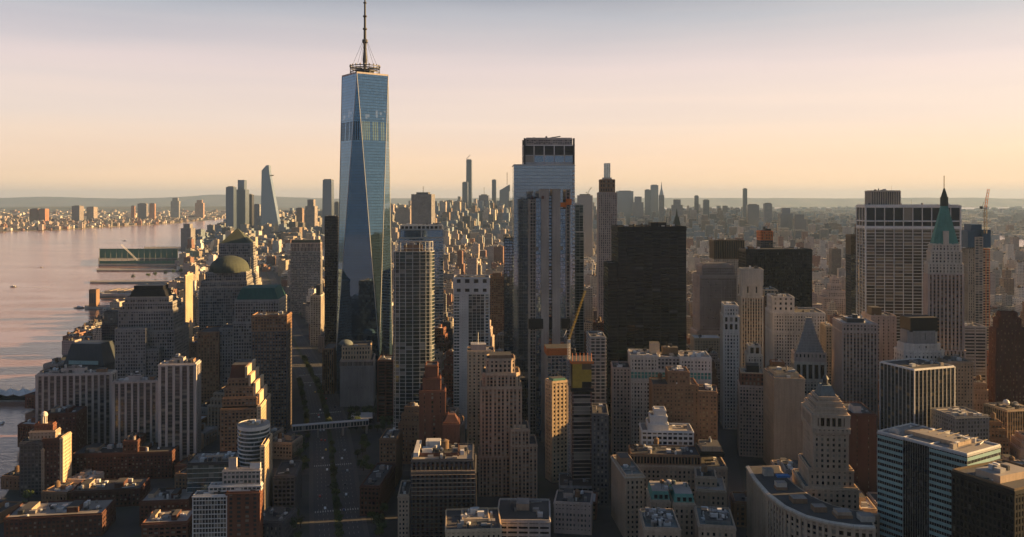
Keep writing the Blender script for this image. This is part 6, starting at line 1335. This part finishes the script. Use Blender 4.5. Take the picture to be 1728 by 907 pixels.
for i in top300:
    x, y, yaw, w, d, h, ci = GEN[i]; rr = random.Random(i)
    if y < 1400:
        if w > 22 and rr.random() < .5: w *= .8
        r = root('city_block', LAB[i], 'building', (x, y, 0), R(yaw), 'city blocks between the landmark towers'); ga, fa_, ro = MB(), MB(), MB(); mm = (TAN, BROWN, RED, GREY, PALE, PINK, CREAM, DGREY, WHITE, SLATE)[ci]
        st = St(rr.choice((G_DARK, G_DARK, G_BAL)), mm, sp=rr.choice((mm, mm, BROWN)), bay=rr.uniform(2.6, 4), fl=rr.uniform(3.2, 3.9), pw=rr.uniform(.35, .6), sh=rr.uniform(.35, .55), pd=rr.uniform(.3, .6), sd=.22, band=rr.uniform(.8, 1.8), every=rr.choice((0, 0, 3, 4)), hb=rr.choice((0, 4, 6)))
        lv = [(1, h)] if h < 36 else [(1, h * .72), (.82, h * .88), (.62, h)]
        z0 = 0; cx_ = 0
        for kf, zt in lv:
            a, e = w * kf / 2, d * kf / 2; p = [(-a, -e), (a, -e), (a, e), (-a, e)]; facade(ga, fa_, p, z0, zt, st, (2,)); ro.poly([(*q, zt) for q in p], rr.choice((ROOFD, ROOFL, ROOFD, ROOFW)))
            q = inset(p, 1 - .8 / a) if a > 2 else p; ro.prism(p, zt, zt + 1.1, mm, open_top=True); ro.prism(q[::-1], zt, zt + 1.1, mm, open_top=True)
            for n_ in range(4): ro.poly([(*p[n_], zt + 1.1), (*p[(n_ + 1) % 4], zt + 1.1), (*q[(n_ + 1) % 4], zt + 1.1), (*q[n_], zt + 1.1)], mm)
            z0 = zt
        clutter(ro, -a + 1, a - 1, -e + 1, e - 1, zt, rr.randint(6, 13), rr); ga.build('window_wall', r); fa_.build('facade', r); ro.build('roof', r)
        pe = MB(); pw_ = a * rr.uniform(.3, .6); px_ = rr.uniform(-.35, .35) * a; pe.box(px_ - pw_ / 2, px_ + pw_ / 2, -e * .2, e * .6, zt, zt + rr.uniform(3, 6), mm, ROOFD); pe.build('stair_bulkhead', r)
        if rr.random() < .55: water_tank(-px_ * .8, -e * .45, zt, r)
        continue
    mb = MB(); city_building(mb, Matrix.Identity(4), w, d, h, ci, rr, 3 if y < 3200 else 1)
    o = mb.build('city_block', attr=True); o.location = (x, y, 0); o.rotation_euler = (0, 0, R(yaw)); tag(o, LAB[i], 'building', 'city blocks between the landmark towers')
ts = set(top300); mb = MB()
for i, g_ in enumerate(GEN):
    if i in ts: continue
    x, y, yaw, w, d, h, ci = g_; rr = random.Random(i)
    city_building(mb, Matrix.Translation((x, y, 0)) @ Matrix.Rotation(R(yaw), 4, 'Z'), w, d, h, ci, rr, 2 if y < 2200 else (1 if y < 9800 else 0))
o = mb.build('distant_city', attr=True); tag(o, 'thousands of small hazy buildings filling the city out to the horizon', 'city', None, 'stuff')
# far tree cover
mb = MB(); rw = random.Random(31)
for _ in range(5200):
    z_ = rw.random()
    if z_ < .45: x, y = rw.uniform(-9000, -3900), rw.uniform(6300, 15000)
    elif z_ < .8: x, y = rw.uniform(2800, 13000), rw.uniform(4400, 20000)
    else: x, y = rw.uniform(-1300, 2500), rw.uniform(1500, 6000)
    if not (inside(x, y, NJ) or inside(x, y, BK) or inside(x, y, MAN)) or not free(x, y, 5): continue
    r_ = rw.uniform(5, 9) * (1 if y < 6000 else 2.2); h = rw.uniform(9, 15)
    n0 = 7
    for lv in range(2):
        rad0, z0 = (r_, 3) if lv == 0 else (r_ * .75, h * .55); rad1, z1 = (r_ * .75, h * .55) if lv == 0 else (0, h)
        for k in range(n0):
            a0, a1 = math.tau * k / n0, math.tau * (k + 1) / n0; j = rw.uniform(.8, 1.2)
            pts = [(x + rad0 * math.cos(a0), y + rad0 * math.sin(a0), z0), (x + rad0 * math.cos(a1), y + rad0 * math.sin(a1), z0)]
            pts += [(x, y, z1 * j)] if rad1 == 0 else [(x + rad1 * math.cos(a1), y + rad1 * math.sin(a1), z1), (x + rad1 * math.cos(a0), y + rad1 * math.sin(a0), z1)]
            mb.poly(pts, LEAF[(k + lv) % 3])
o = mb.build('far_woods'); tag(o, 'dark tree cover scattered between the far buildings', 'woods', None, 'stuff')
# ---------------------------------------------------------------- haze
mb = MB(); me_ = MB(); m = bpy.data.materials.new('haze_air'); m.use_nodes = True; t = m.node_tree
for n in list(t.nodes): t.nodes.remove(n)
o_ = nd(t, 'ShaderNodeOutputMaterial'); pv = nd(t, 'ShaderNodeVolumePrincipled'); t.links.new(pv.outputs[0], o_.inputs['Volume'])
pv.inputs['Color'].default_value = (.45, .66, 1.0, 1); pv.inputs['Density'].default_value = HAZE_DENSITY; pv.inputs['Anisotropy'].default_value = .12
mb.box(-62000, 62000, -2600, 41000, -4.4, 600, m, bottom=True); o = mb.build('haze'); tag(o, 'thin warm morning haze over the whole city', 'haze', None, 'stuff')
